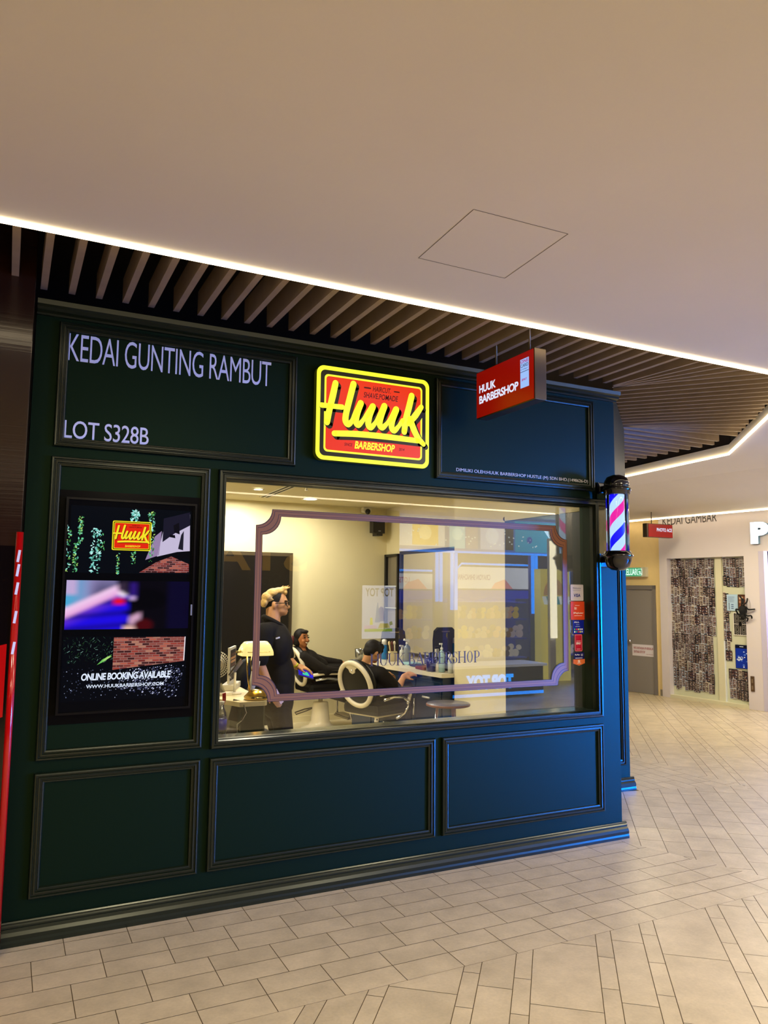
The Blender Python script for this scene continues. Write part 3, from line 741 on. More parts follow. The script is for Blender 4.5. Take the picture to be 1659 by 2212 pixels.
for i in range(160):
    x = .29 + .5 * rr.random(); z = lz0 + .01 + .16 * rr.random(); l = .002 + .003 * rr.random()
    px4(pc, rr.choice([(150, 160, 190), (60, 66, 90), (90, 100, 130)]), [(x, z), (x + l, z), (x + l, z + l), (x, z + l)], 5)
pc.col = (226, 236, 255); text(pc, 'ONLINE BOOKING AVAILABLE', (0.378, Y0 - .0016, 1.264), X_, Z_, .458, .037, 0, .032, .12, .92)
text(pc, 'WWW.HUUKBARBERSHOP.COM', (0.404, Y0 - .0016, 1.224), X_, Z_, .395, .018, 0, .018)
pc.build('screen', PIC, scr, colors=True)

# ---- hanging red shop sign
hs = thing('projecting_sign', (2.55, -.45, 3.3), 'small red hanging sign with white letters HUUK BARBERSHOP on thin rods', 'sign')
# box hung between two rods, its lit face square to the shopfront
hx0, hx1, hy0, hy1, hz0, hz1 = 2.745, 2.835, -.766, -.142, 2.885, 3.2
mb = MB(); mb.box(hx0 + .004, hx1, hy0, hy1, hz0, hz1, .003); mb.build('case', mat('brushed_steel', (96, 84, 68), .34, .9), hs)
mb = MB(); mb.box(hx0, hx0 + .003, hy0 + .008, hy1 - .004, hz0 + .006, hz1 - .006); mb.build('face', mat('red_panel', (150, 10, 4), .3, emit=.55, ecol=(150, 14, 2)), hs)
NY = Vector((0, -1, 0)); SLW = glow('sign_white', (226, 232, 255), 1.0)
mb = MB()
text(mb, 'HUUK', (hx0 - .001, -.179, 3.05), NY, Z_, .190, .053, 0, .03, .0, .95)
text(mb, 'BARBERSHOP', (hx0 - .001, -.179, 2.978), NY, Z_, .431, .054, 0, .03, .0, .92)
mb.build('lettering', SLW, hs)
mb = MB(); mb.mi = 0; mb.box(hx0 - .001, hx0, -.715, -.631, 2.978, 3.156)
mb.mi = 1; text(mb, 'ONE', (hx0 - .0015, -.635, 3.13), NY, Z_, .076, .021, 0, .02); text(mb, 'SPAY', (hx0 - .0015, -.643, 3.02), NY, Z_, .055, .014, 0, .03, .2)
mb.mi = 2; text(mb, 'CARD', (hx0 - .0015, -.635, 3.104), NY, Z_, .076, .021, 0, .01); mb.box(hx0 - .0015, hx0 - .001, -.715, -.631, 3.075, 3.078)
text(mb, 'privilege+', (hx0 - .0015, -.638, 3.086), NY, Z_, .07, .011)
mb.build('card_panel', [glow('card_blue', (160, 196, 255), .95), glow('card_magenta', (190, 20, 130), .8), mat('card_navy', (60, 40, 130), .4)], hs)
for y in (-.31, -.666): mb = MB(); mb.tube([(2.79, y, hz1), (2.79, y, 3.6)], .006, 8); mb.build('hanger', mat('rod_grey', (120, 108, 92), .4, .6), hs)

# ---- striped barber pole
bp = thing('barber_pole', (3.925, 0, 2.2), 'lit red white and blue barber pole with black caps on the corner of the shop', 'barber pole')
pcx, pcy = 3.925, -.175
mb = MB(); mb.lathe((pcx, pcy, 0), [(.001, 1.905), (.045, 1.91), (.078, 1.935), (.092, 1.975), (.094, 2.0), (.104, 2.003), (.108, 2.012), (.104, 2.022), (.094, 2.028), (.09, 2.042), (.086, 2.046)], 32); mb.build('lower_cap', mat('gloss_black', (6, 6, 8), .12, coat=.5), bp)
mb = MB(); mb.lathe((pcx, pcy, 0), [(.086, 2.452), (.092, 2.456), (.094, 2.474), (.1, 2.478), (.104, 2.49), (.1, 2.498), (.088, 2.502), (.09, 2.51), (.088, 2.545), (.07, 2.578), (.035, 2.594), (.001, 2.597)], 32); mb.build('upper_cap', mat('gloss_black', (6, 6, 8), .12, coat=.5), bp)
st = bpy.data.materials.new('spiral_stripes'); st.use_nodes = True; nt = st.node_tree; b = nt.nodes['Principled BSDF']
tc = nt.nodes.new('ShaderNodeTexCoord'); sp_ = nt.nodes.new('ShaderNodeSeparateXYZ'); nt.links.new(tc.outputs['Object'], sp_.inputs[0])
at = nt.nodes.new('ShaderNodeMath'); at.operation = 'ARCTAN2'; nt.links.new(sp_.outputs['Y'], at.inputs[0]); nt.links.new(sp_.outputs['X'], at.inputs[1])
m1 = nt.nodes.new('ShaderNodeMath'); m1.operation = 'MULTIPLY'; m1.inputs[1].default_value = -1 / (2 * PI); nt.links.new(at.outputs[0], m1.inputs[0])
m2 = nt.nodes.new('ShaderNodeMath'); m2.operation = 'MULTIPLY_ADD'; m2.inputs[1].default_value = 1 / .325; nt.links.new(sp_.outputs['Z'], m2.inputs[0]); nt.links.new(m1.outputs[0], m2.inputs[2])
m3 = nt.nodes.new('ShaderNodeMath'); m3.operation = 'FRACT'; m3a = nt.nodes.new('ShaderNodeMath'); m3a.operation = 'ADD'; m3a.inputs[1].default_value = 10.30; nt.links.new(m2.outputs[0], m3a.inputs[0]); nt.links.new(m3a.outputs[0], m3.inputs[0])
cr = nt.nodes.new('ShaderNodeValToRGB'); cr.color_ramp.interpolation = 'CONSTANT'; e = cr.color_ramp.elements
e[0].position = 0; e[0].color = (*lin((190, 226, 255)), 1); e[1].position = .26; e[1].color = (*lin((12, 8, 240)), 1)
for p_, c_ in ((.50, (190, 226, 255)), (.76, (240, 20, 160))): q = e.new(p_); q.color = (*lin(c_), 1)
nt.links.new(m3.outputs[0], cr.inputs[0]); b.inputs['Base Color'].default_value = (.02, .02, .02, 1)
nt.links.new(cr.outputs[0], b.inputs['Emission Color']); b.inputs['Emission Strength'].default_value = 1.15
co = bpy.data.objects.new('striped_core', None)
mb = MB(); mb.lathe((0, 0, 0), [(.052, -.203), (.052, .203)], 40); cobj = mb.build('striped_core', st); cobj.parent = bp; cobj.location = Vector((pcx, pcy, 2.249)) - bp.location
mb = MB(); n = 40; vs = [(pcx + .083 * math.cos(2 * PI * k / n), pcy + .083 * math.sin(2 * PI * k / n), z) for z in (2.046, 2.452) for k in range(n)]
mb.smooth = True; mb.add(vs, [(k, (k + 1) % n, n + (k + 1) % n, n + k) for k in range(n)]); mb.build('glass_tube', glass_mat('tube_glass', 1.2, (.9, .92, .98)), bp)
mb = MB(); mb.box(3.885, 3.965, -.028, -.001, 1.93, 2.56, .008); mb.box(3.90, 3.95, -.105, -.02, 1.965, 2.01, .006); mb.box(3.90, 3.95, -.105, -.02, 2.485, 2.53, .006)
mb.build('bracket', mat('gloss_black', (6, 6, 8), .12), bp)
mb = MB(); mb.box(3.872, 3.879, -.12, -.03, 2.03, 2.47); mb.build('chrome_strip', CHROME, bp)

# ---- painted frame and lettering on the window
DEC = mat('mauve_decal', (140, 88, 40), .5); DECD = mat('mauve_line', (64, 34, 30), .5)
gy = .0985
def notch(d):
    x0, x1, z0, z1 = 1.33 + d, 3.69 - d, 1.085 + d, 2.232 - d; r = .1; P = []
    cor = [((x0, z0), (1, 1)), ((x1, z0), (-1, 1)), ((x1, z1), (-1, -1)), ((x0, z1), (1, -1))]
    for (cx, cz), (sx, sz) in cor:
        arc = []
        for k in range(9):
            a = math.radians(90 * k / 8); rad = r + d * .35
            arc.append((cx + sx * (rad * math.cos(a)), cz + sz * (rad * math.sin(a))))
        # straight lead-ins outside the arc give the stepped corner of the frame
        arc = [(cx + sx * rad, cz)] + [(cx + sx * rad * (1 - (1 - math.cos(math.radians(90 * k / 8))) * 1.0), cz + sz * rad * math.sin(math.radians(90 * k / 8))) for k in range(1, 8)] + [(cx, cz + sz * rad)]
        if (sx, sz) in ((1, 1), (-1, -1)): arc = arc[::-1]
        P += arc
    return P
def band(mb, d0, d1, y):
    A_, B2 = notch(d0), notch(d1); n = len(A_)
    for i in range(n): j = (i + 1) % n; mb.quad((A_[i][0], y, A_[i][1]), (A_[j][0], y, A_[j][1]), (B2[j][0], y, B2[j][1]), (B2[i][0], y, B2[i][1]))
mb = MB(); mb.mi = 0; band(mb, 0, .040, gy); mb.mi = 1; band(mb, -.001, .0025, gy - .0003); band(mb, .010, .0125, gy - .0003); band(mb, .0285, .031, gy - .0003); band(mb, .039, .042, gy - .0003)
tag(mb.build('window_frame_decal', [DEC, DECD]), 'mauve line frame with notched corners stuck on the shop window', 'decal')
# serif lettering drawn stroke by stroke
def serif(mb, s, x, z, w, h, y):
    G = {'H': (.78, [('v', .12, 0, 1, .13), ('v', .66, 0, 1, .13), ('h', .12, .66, .5, .05)], [(.12, 0), (.12, 1), (.66, 0), (.66, 1)]),
         'U': (.76, [('v', .12, .25, 1, .13), ('v', .64, .25, 1, .06), ('a', .38, .27, .26, .26, 180, 360, .09)], [(.12, 1), (.64, 1)]),
         'K': (.74, [('v', .12, 0, 1, .13), ('d', .14, .42, .6, .98, .05), ('d', .28, .56, .66, .0, .13)], [(.12, 0), (.12, 1), (.6, 1), (.66, 0)]),
         'B': (.66, [('v', .12, 0, 1, .13), ('h', .12, .36, .985, .04), ('h', .12, .36, .52, .04), ('h', .12, .36, .02, .04), ('a', .34, .755, .2, .235, -90, 90, .11), ('a', .36, .265, .23, .25, -90, 90, .12)], [(.08, 0), (.08, 1)]),
         'A': (.74, [('d', .08, 0, .36, 1, .05), ('d', .36, 1, .66, 0, .14), ('h', .18, .52, .33, .05)], [(.08, 0), (.66, 0)]),
         'R': (.70, [('v', .12, 0, 1, .13), ('h', .12, .36, .985, .04), ('h', .12, .36, .48, .04), ('a', .34, .735, .22, .255, -90, 90, .11), ('d', .32, .48, .64, 0, .13)], [(.12, 0), (.08, 1), (.64, 0)]),
         'E': (.62, [('v', .12, 0, 1, .13), ('h', .12, .54, .975, .05), ('h', .12, .44, .52, .05), ('h', .12, .56, .025, .05), ('v', .53, .82, .98, .04), ('v', .55, .02, .2, .04)], [(.08, 0), (.08, 1)]),
         'S': (.56, [('a', .28, .745, .19, .24, 40, 270, .10), ('a', .28, .265, .21, .25, -140, 90, .11), ('v', .46, .76, .98, .04), ('v', .08, .02, .26, .04)], []),
         'O': (.78, [('a', .38, .5, .28, .5, 0, 360, .11)], []),
         'P': (.64, [('v', .12, 0, 1, .13), ('h', .12, .36, .985, .04), ('h', .12, .36, .44, .04), ('a', .34, .715, .22, .275, -90, 90, .11)], [(.12, 0), (.08, 1)]), ' ': (.34, [], [])}
    tot = sum(G[c][0] for c in s); k = w / tot
    for c in s:
        adv, S_, F_ = G[c]; px = lambda a: x + a * k; pz = lambda a: z + a * h
        for q in S_:
            if q[0] == 'v': mb.poly([(px(q[1] - q[4] / 2), y, pz(q[2])), (px(q[1] + q[4] / 2), y, pz(q[2])), (px(q[1] + q[4] / 2), y, pz(q[3])), (px(q[1] - q[4] / 2), y, pz(q[3]))])
            elif q[0] == 'h': mb.poly([(px(q[1]), y, pz(q[3] - q[4] / 2)), (px(q[2]), y, pz(q[3] - q[4] / 2)), (px(q[2]), y, pz(q[3] + q[4] / 2)), (px(q[1]), y, pz(q[3] + q[4] / 2))])
            elif q[0] == 'd': mb.poly([(px(q[1] - q[5] / 2), y, pz(q[2])), (px(q[1] + q[5] / 2), y, pz(q[2])), (px(q[3] + q[5] / 2), y, pz(q[4])), (px(q[3] - q[5] / 2), y, pz(q[4]))])
            else:
                _, cx, cz, rx, rz, a0, a1, t = q; n = 20
                for i in range(n):
                    ps = []
                    for a, o_ in ((i, 0), (i + 1, 0), (i + 1, 1), (i, 1)):
                        th = math.radians(a0 + (a1 - a0) * a / n); th_k = .35 + .65 * abs(math.cos(th)); e_ = -o_ * t * th_k
                        ps.append((px(cx + (rx + e_) * math.cos(th)), y, pz(cz + (rz + e_ * .8) * math.sin(th))))
                    mb.poly(ps)
        for a, zz in F_:
            q = .02 if zz == 0 else .98
            mb.poly([(px(a - .14), y, pz(q - .02)), (px(a + .14), y, pz(q - .02)), (px(a + .14), y, pz(q + .02)), (px(a - .14), y, pz(q + .02))])
        x += adv * k
mb = MB(); serif(mb, 'HUUK BARBERSHOP', 2.10, 1.268, .83, .078, gy)
tag(mb.build('window_lettering', mat('mauve_letters', (72, 48, 24), .5)), 'mauve serif letters HUUK BARBERSHOP across the window glass', 'lettering')
# stickers down the glass edge
def sticker(name, label, x0, x1, z0, z1, col, r, fn=None, pts=None):
    mb = MB(); mb.col = col; mb.poly([(a, gy, b) for a, b in (pts or rrect(x0, x1, z0, z1, r))][::-1])
    if fn: fn(mb)
    return tag(mb.build(name, print_mat('sticker_print', rough=.4), colors=True), label, 'sticker', 'payment stickers on the window edge')
def tx(mb, c, s, x, z, w, h, b=.02, sh=0.0): mb.col = c; text(mb, s, (x, gy - .0006, z), X_, Z_, w, h, 0, b, sh)
def bar(mb, c, x0, x1, z0, z1): mb.col = c; mb.poly([(x0, gy - .0004, z0), (x1, gy - .0004, z0), (x1, gy - .0004, z1), (x0, gy - .0004, z1)])
def f1(mb):
    tx(mb, (90, 96, 150), 'Welcome', 3.738, 1.772, .076, .014, .0); bar(mb, (120, 124, 160), 3.738, 3.814, 1.762, 1.764); tx(mb, (16, 40, 140), 'VISA', 3.747, 1.714, .062, .024, .03, .15)
def f2(mb):
    tx(mb, (255, 236, 230), 'B1', 3.752, 1.622, .02, .018, .03); bar(mb, (255, 200, 190), 3.758, 3.80, 1.650, 1.654); tx(mb, (255, 240, 235), 'SPayLater', 3.742, 1.588, .094, .016, .02); bar(mb, (255, 210, 200), 3.75, 3.822, 1.576, 1.58)
def f3(mb):
    tx(mb, (230, 236, 255), 'ALL', 3.745, 1.525, .05, .012, .02)
    for i in range(5):
        for j in range(2): bar(mb, [(255, 255, 255), (90, 190, 120), (240, 60, 60), (250, 240, 90), (220, 230, 255)][(i + j) % 5], 3.746 + i * .017, 3.757 + i * .017, 1.455 + j * .018, 1.466 + j * .018)
    bar(mb, (200, 210, 250), 3.758, 3.80, 1.497, 1.50); bar(mb, (160, 180, 250), 3.765, 3.795, 1.51, 1.513)
def f4(mb):
    for (a, b_, c, d_) in ((3.7535, 3.8175, 1.3222, 1.3242), (3.7535, 3.8175, 1.4375, 1.4395), (3.7535, 3.7555, 1.3222, 1.4395), (3.8155, 3.8175, 1.3222, 1.4395)): bar(mb, (250, 190, 200), a, b_, c, d_)
    tx(mb, (255, 240, 240), 'SPAY', 3.763, 1.368, .045, .017, .04); bar(mb, (250, 200, 206), 3.765, 3.806, 1.392, 1.395); bar(mb, (250, 200, 206), 3.768, 3.803, 1.334, 1.337)
def f5(mb): tx(mb, (240, 240, 255), 'RuPay', 3.75, 1.287, .046, .013, .03, .15); bar(mb, (150, 150, 180), 3.805, 3.824, 1.284, 1.301); bar(mb, (210, 214, 250), 3.753, 3.82, 1.268, 1.273)
def f6(mb): tx(mb, (255, 236, 226), 'S', 3.776, 1.238, .022, .018, .05); bar(mb, (255, 230, 220), 3.77, 3.806, 1.232, 1.235)
sticker('window_sticker', 'white Welcome VISA sticker, topmost on the window edge', 3.719, 3.838, 1.687, 1.805, (212, 204, 214), .006, f1)
sticker('window_sticker', 'orange SPayLater sticker under the white VISA sticker', 3.718, 3.846, 1.548, 1.682, (226, 74, 34), .006, f2)
sticker('window_sticker', 'blue sticker with small colourful logos between the orange and the red one', 3.735, 3.838, 1.444, 1.545, (8, 28, 160), .004, f3)
sticker('window_sticker', 'tall red SPAY sticker with a pink outline', 3.75, 3.821, 1.319, 1.443, (196, 20, 54), .010, f4)
sticker('window_sticker', 'navy RuPay sticker above the orange shield sticker', 3.743, 3.836, 1.262, 1.311, (12, 12, 96), .003, f5)
sticker('window_sticker', 'orange shield sticker, lowest on the window edge', 0, 0, 0, 0, (232, 118, 60), 0, f6, [(3.734, 1.262), (3.842, 1.262), (3.842, 1.232), (3.788, 1.216), (3.734, 1.232)][::-1])

# ---- glossy brown column of the next shop, with its red striped edge guard
nb = thing('advertising_column', (-.5, -.12, 0), 'glossy dark brown column with red bands beside the green shopfront', 'column')
GB_ = mat('brown_gloss', (40, 20, 11), .15, spec=.7, bump=.10, bscale=3.0, stretch=(.3, .3, 26))
mb = MB(); mb.box(-2.4, .056, -.13, .10, 0, 3.62, .004); mb.build('panel', GB_, nb)
RB = mat('gloss_red', (190, 8, 10), .12, coat=.4); BB = mat('gloss_black_panel', (8, 3, 5), .1)
mb = MB(); mb.box(-2.4, .03, -.136, -.13, .0, 1.95); mb.build('black_panel', BB, nb)
mb = MB()
for z in (1.52, .80): mb.prism([(-2.4, -.137, z - .62), (.02, -.137, z - .05), (.02, -.137, z - .40), (-2.4, -.137, z - .97)], (0, -.002, 0))
mb.build('red_band', RB, nb)
mb = MB(); mb.mi = 0; mb.tube([(.05, -.132, .0), (.05, -.132, 2.02)], .017, 12)
mb.mi = 1
for z in (1.9, 1.83, 1.74, 1.6, 1.45): mb.obox((.05, -.149, z), (.006, .0012, .03), Euler((0, .12, 0)).to_matrix())
mb.build('corner_guard', [RB, mat('white_tape', (230, 224, 230), .3)], nb)

# ================================================================ inside the barbershop
def rotz(a): return Matrix.Rotation(a, 3, 'Z')
def roty(a): return Matrix.Rotation(a, 3, 'Y')
# dark door on the back wall
mb = MB(); mb.box(1.50, 3.424, 5.35, 5.409, 0, 2.232); struct(mb.build('door_1_frame', mat('door_frame_brown', (66, 54, 34), .45)))
mb = MB(); mb.box(1.55, 3.372, 5.335, 5.352, .01, 2.185); struct(mb.build('door_1', mat('door_dark', (14, 10, 8), .3, spec=.5)))
# ceiling fittings
EMW = glow('downlight_glow', (255, 244, 214), 6.0)
t = thing('ceiling_downlight', (3.432,4.77,2.9), 'round bright downlight in the barbershop ceiling near the back wall', 'light')
mb = MB(); mb.lathe((3.447,4.809,2.905), [(.115, 0), (.115, -.006), (.085, -.008)], 28); mb.build('trim_ring', WHITEP, t)
mb = MB(); mb.lathe((3.429,4.762,2.899), [(.001, -.004), (.085, -.004)], 28); mb.build('lens', EMW, t)
t = thing('ceiling_downlight', (2.569,4.185,2.9), 'small round downlight in the barbershop ceiling at the window corner', 'light')
mb = MB(); mb.lathe((2.58,4.222,2.905), [(.07, 0), (.07, -.006), (.05, -.008)], 24); mb.build('trim_ring', WHITEP, t)
mb = MB(); mb.lathe((2.567,4.177,2.899), [(.001, -.004), (.05, -.004)], 24); mb.build('lens', EMW, t)
a, b = Vector((2.87,4.936,2.9)), Vector((2.822,3.715,2.9)); d = (b - a).normalized(); n = Vector((-d.y, d.x, 0))
mb = MB(); mb.obox((a + b) / 2 + Vector((0, 0, .007)), ((b - a).length / 2, .06, .004), Matrix((d, n, Z_)).transposed())
t = thing('ceiling_vent', tuple((a + b) / 2), 'long slotted air vent in the barbershop ceiling', 'vent'); mb.build('frame', WHITEP, t)
mb = MB()
for o_ in (-.028, .028): mb.obox((a + b) / 2 + n * o_ + Vector((0, 0, .002)), ((b - a).length / 2 - .02, .014, .002), Matrix((d, n, Z_)).transposed())
mb.build('slots', mat('slot_dark', (40, 34, 24), .8), t)
mb = MB(); mb.lathe((2.997,3.742,2.91), [(.001, -.05), (.02, -.045), (.012, -.02), (.03, 0)], 16); tag(mb.build('sprinkler_head', CHROME), 'small sprinkler head on the barbershop ceiling', 'sprinkler')
# dome camera and wall speaker
cx, cy, cz = 4.50, 5.34, 2.86
t = thing('security_camera', (cx, cy, cz), 'white dome camera high on the cream back wall', 'camera')
mb = MB(); mb.box(cx - .065, cx + .065, 5.32, 5.409, 2.83, 2.909, .02); mb.build('housing', WHITEP, t)
mb = MB(); mb.ell((cx + .0, 5.31, 2.845), (.038, .04, .04)); mb.build('lens_dome', mat('lens_black', (8, 8, 8), .1), t)
t = thing('wall_speaker', (4.64, 5.3, 2.54), 'black box speaker on the cream back wall by the corner', 'speaker')
mb = MB(); mb.prism([(4.555, 5.24, 2.55), (4.72, 5.21, 2.54), (4.72, 5.21, 2.735), (4.555, 5.24, 2.735)], (.01, .14, 0)); mb.build('cabinet', BLACK, t)
mb = MB(); mb.box(4.62, 4.655, 5.205, 5.212, 2.565, 2.577); mb.build('badge', mat('badge', (150, 150, 150), .4), t)
mb = MB(); mb.box(4.6, 4.69, 5.22, 5.36, 2.505, 2.545); mb.build('bracket', BLACK, t)
# arm bracket over the dark panel
t = thing('folding_bracket', (4.6, 1.8, 2.5), 'folding metal arm on the wall over the mirrors inside the window', 'bracket')
p1, p2 = Vector((4.24,1.645,2.437)), Vector((4.24,1.229,2.425))
mb = MB(); mb.tube([p1, p2], .014, 8); mb.build('arm', mat('arm_bronze', (70, 58, 44), .4, .5), t)
for p_, r_ in ((p2, .03), (p1, .024)): mb = MB(); mb.ell(p_, (r_, r_, r_)); mb.build('pivot', mat('arm_bronze', (70, 58, 44), .4, .5), t)
# mirrors along the side wall
t = thing('wall_mirror', (4.84, 4.3, .95), 'large black framed mirror over the counter of the barbershop', 'mirror')
MIRR = mat('mirror', (236, 236, 236), .0, 1.0); FRM = mat('black_frame', (20, 19, 18), .35)
mb = MB(); mb.box(4.838, 4.849, 2.64, 4.90, .93, 2.24); mb.build('glass', MIRR, t)
mb = MB(); mb.box(4.82, 4.849, 2.62, 4.95, 2.235, 2.28); mb.box(4.82, 4.849, 4.9, 4.95, .9, 2.24); mb.box(4.82, 4.849, 2.62, 4.95, .9, .935); mb.build('frame', FRM, t)
t = thing('glass_cabinet', (4.8, 5.15, .9), 'narrow glass cabinet with a black frame in the corner behind the counter', 'cabinet')
mb = MB(); mb.box(4.80, 4.849, 4.97, 5.0, .9, 2.25); mb.box(4.80, 4.849, 5.34, 5.38, .9, 2.25); mb.box(4.80, 4.849, 4.97, 5.38, 2.22, 2.25); mb.build('frame', FRM, t)
mb = MB(); mb.box(4.842, 4.848, 5.0, 5.34, .9, 2.22); mb.build('glass_panel', mat('cabinet_grey', (120, 112, 96), .1), t)
for z in (1.2, 1.5, 1.8): mb = MB(); mb.box(4.80, 4.845, 5.0, 5.34, z, z + .012); mb.build('shelf', mat('shelf_glass', (190, 196, 190), .1), t)
# counter
CN = [(3.86, 4.62), (4.13, 2.45), (4.28, 2.45), (4.80, 2.62), (4.80, 4.47)]
t = thing('styling_counter', (4.4, 3.5, 0), 'long cream topped counter with dark doors under the mirrors', 'counter')
mb = MB(); mb.prism([(x, y, .845) for x, y in [(3.88, 4.47), (4.12, 2.63), (4.83, 2.63), (4.83, 4.47)]], (0, 0, .04)); mb.build('worktop', mat('cream_top', (226, 216, 190), .3), t)
CAB = mat('cabinet_blue_tint', (16, 38, 60), .35)  # blue of the window reflection put into the dark cabinet colour
mb = MB(); mb.prism([(x, y, .02) for x, y in [(3.92, 4.44), (4.15, 2.66), (4.83, 2.66), (4.83, 4.44)]], (0, 0, .825)); mb.build('body', CAB, t)
ca, cb = Vector((3.92, 4.44, 0)), Vector((4.15, 2.66, 0)); cd = (cb - ca).normalized(); cn = Vector((cd.y, -cd.x, 0))
for k in range(4):
    c = ca + cd * (.23 + k * .447); mb = MB(); mb.obox(c + cn * .012 + Vector((0, 0, .43)), (.21, .01, .36), Matrix((cd, cn, Z_)).transposed(), .004); dr = mb.build('door', CAB, t)
    mb = MB(); mb.tube([c + cn * .05 + Vector((0, 0, .62)) - cd * .06, c + cn * .05 + Vector((0, 0, .62)) + cd * .06], .011, 8); h_ = mb.build('handle', mat('white_handle', (214, 208, 196), .3), None); h_.parent = dr; h_.location = Vector((0, 0, 0)) - t.location
mb = MB(); mb.box(3.925, 3.955, 3.78, 3.88, .66, .76, .004); tag(mb.build('power_socket', WHITEP), 'white wall socket with plugs on the counter front', 'socket')

# ---- things on the counter
def bottle(name, label, x, y, z, r, h, col, capc, shape='pump', group='bottles on the counter', gl=None):
    t = thing(name, (x, y, z), label, 'bottle', group)
    mb = MB(); mb.lathe((x, y, z), [(.001, 0), (r, .002), (r, h * .62), (r * .85, h * .70), (r * .35, h * .76), (r * .35, h * .80)], 18); mb.build('body', gl or mat('plastic_%d_%d_%d' % col, col, .25), t)
    mb = MB()
    if shape == 'pump':
        mb.lathe((x, y, z), [(r * .42, h * .79), (r * .42, h * .86), (r * .12, h * .88), (r * .12, h)], 12); mb.box(x - r * .9, x + r * .2, y - r * .2, y + r * .2, z + h * .97, z + h * 1.02)
    elif shape == 'spray':
        mb.lathe((x, y, z), [(r * .42, h * .79), (r * .42, h * .87)], 12); mb.prism([(x - r * 1.1, y - r * .3, z + h * .95), (x + r * .6, y - r * .3, z + h * .87), (x + r * .6, y - r * .3, z + h * 1.0), (x - r * .9, y - r * .3, z + h * 1.03)], (0, r * .6, 0))
    else: mb.lathe((x, y, z), [(r * .9, h * .72), (r * .9, h * .95), (r * .5, h), (.001, h)], 16)
    mb.build('cap', mat('cap_%d_%d_%d' % capc, capc, .3), t)
    return t
CT = .886
CG = 'bottles and jars on the counter'
P_ = lambda u: u
bottle('blue_spray_can', 'blue can with a white cap on the counter by the seated man', *(4.319,4.381), CT, .036, .25, (10, 120, 200), (226, 226, 226), 'cap', CG)
bottle('spray_bottle', 'white trigger spray bottle on the counter before the mirror', *(4.355,3.973), CT, .03, .2, (210, 214, 206), (236, 236, 230), 'spray', CG)
bottle('spray_bottle', 'grey blue spray bottle with white head, tallest of those before the mirror', *(4.358,3.846), CT, .042, .28, (120, 134, 150), (236, 236, 230), 'spray', CG)
bottle('pump_bottle', 'clear pump bottle standing at the pillar end of the counter', *(4.218,2.795), CT, .033, .30, (170, 206, 214), (236, 240, 240), 'pump', CG)
bottle('lotion_bottle', 'small white bottle at the counter end against the pillar', *(4.259,2.683), CT, .028, .2, (200, 206, 200), (240, 240, 240), 'cap', CG)
bottle('hair_tonic_bottle', 'black small bottle between the clear pump bottle and the pillar', *(4.343,2.898), CT, .026, .17, (20, 22, 30), (20, 20, 24), 'cap', CG)
x, y, _ = (4.158,2.918,0.886)
t = thing('comb_jar', (x, y, CT), 'dark blue jar of combs on the counter', 'jar', CG)
mb = MB(); mb.lathe((x, y, CT), [(.001, 0), (.052, .002), (.056, .15), (.052, .15), (.048, .01), (.001, .01)], 22); mb.build('jar', mat('blue_jar', (20, 22, 110), .1, spec=.7), t)
for k in range(4):
    a = k * 1.5; mb = MB(); mb.obox((x + .02 * math.cos(a), y + .02 * math.sin(a), CT + .12), (.014, .002, .08), Euler((.15 * math.sin(a), .2 * math.cos(a), a)).to_matrix()); mb.build('comb', BLACK, t)
x, y, _ = (3.944,4.584,0.886)
t = thing('steel_tumbler', (3.96, 4.36, CT), 'brushed steel tumbler at the far end of the counter', 'cup')
mb = MB(); mb.lathe((3.96, 4.36, CT), [(.001, 0), (.042, .001), (.055, .14), (.05, .14), (.04, .01), (.001, .01)], 20); mb.build('cup', mat('steel', (150, 150, 146), .25, .9), t)
x, y, _ = (4.304,4.12,0.886)
t = thing('brush_holder', (x, y, CT), 'cream holder of brushes behind the blue can', 'holder')
mb = MB(); mb.box(x - .05, x + .05, y - .03, y + .03, CT, CT + .12, .006); mb.build('box', mat('cream_plastic', (216, 200, 160), .4), t)
for k in range(3):
    mb = MB(); mb.tube([(x - .03 + .03 * k, y, CT + .1), (x - .04 + .035 * k, y + .01, CT + .2)], .009, 8); mb.ell((x - .042 + .036 * k, y + .012, CT + .215), (.016, .016, .028)); mb.build('brush', mat(('brush_tan', 'brush_red', 'brush_ivory')[k], ((214, 190, 140), (90, 30, 30), (236, 226, 200))[k], .5), t)
# tool case near the mirror edge
x, y = 4.46, 4.40
t = thing('tool_case', (x, y, CT), 'black upright case with a slot handle at the mirror edge', 'case')
mb = MB(); pts = [(-.16, 0), (.16, 0), (.165, .22), (.15, .34), (.10, .385), (-.10, .385), (-.15, .34), (-.165, .22)]
mb.prism([(x + a, y - .02, CT + b) for a, b in pts], (0, .06, 0)); mb.build('shell', mat('case_black', (34, 30, 26), .45), t)
mb = MB(); mb.box(x - .06, x + .06, y - .023, y - .02, CT + .325, CT + .34); mb.build('handle_slot', mat('slot_pale', (120, 104, 84), .5), t)
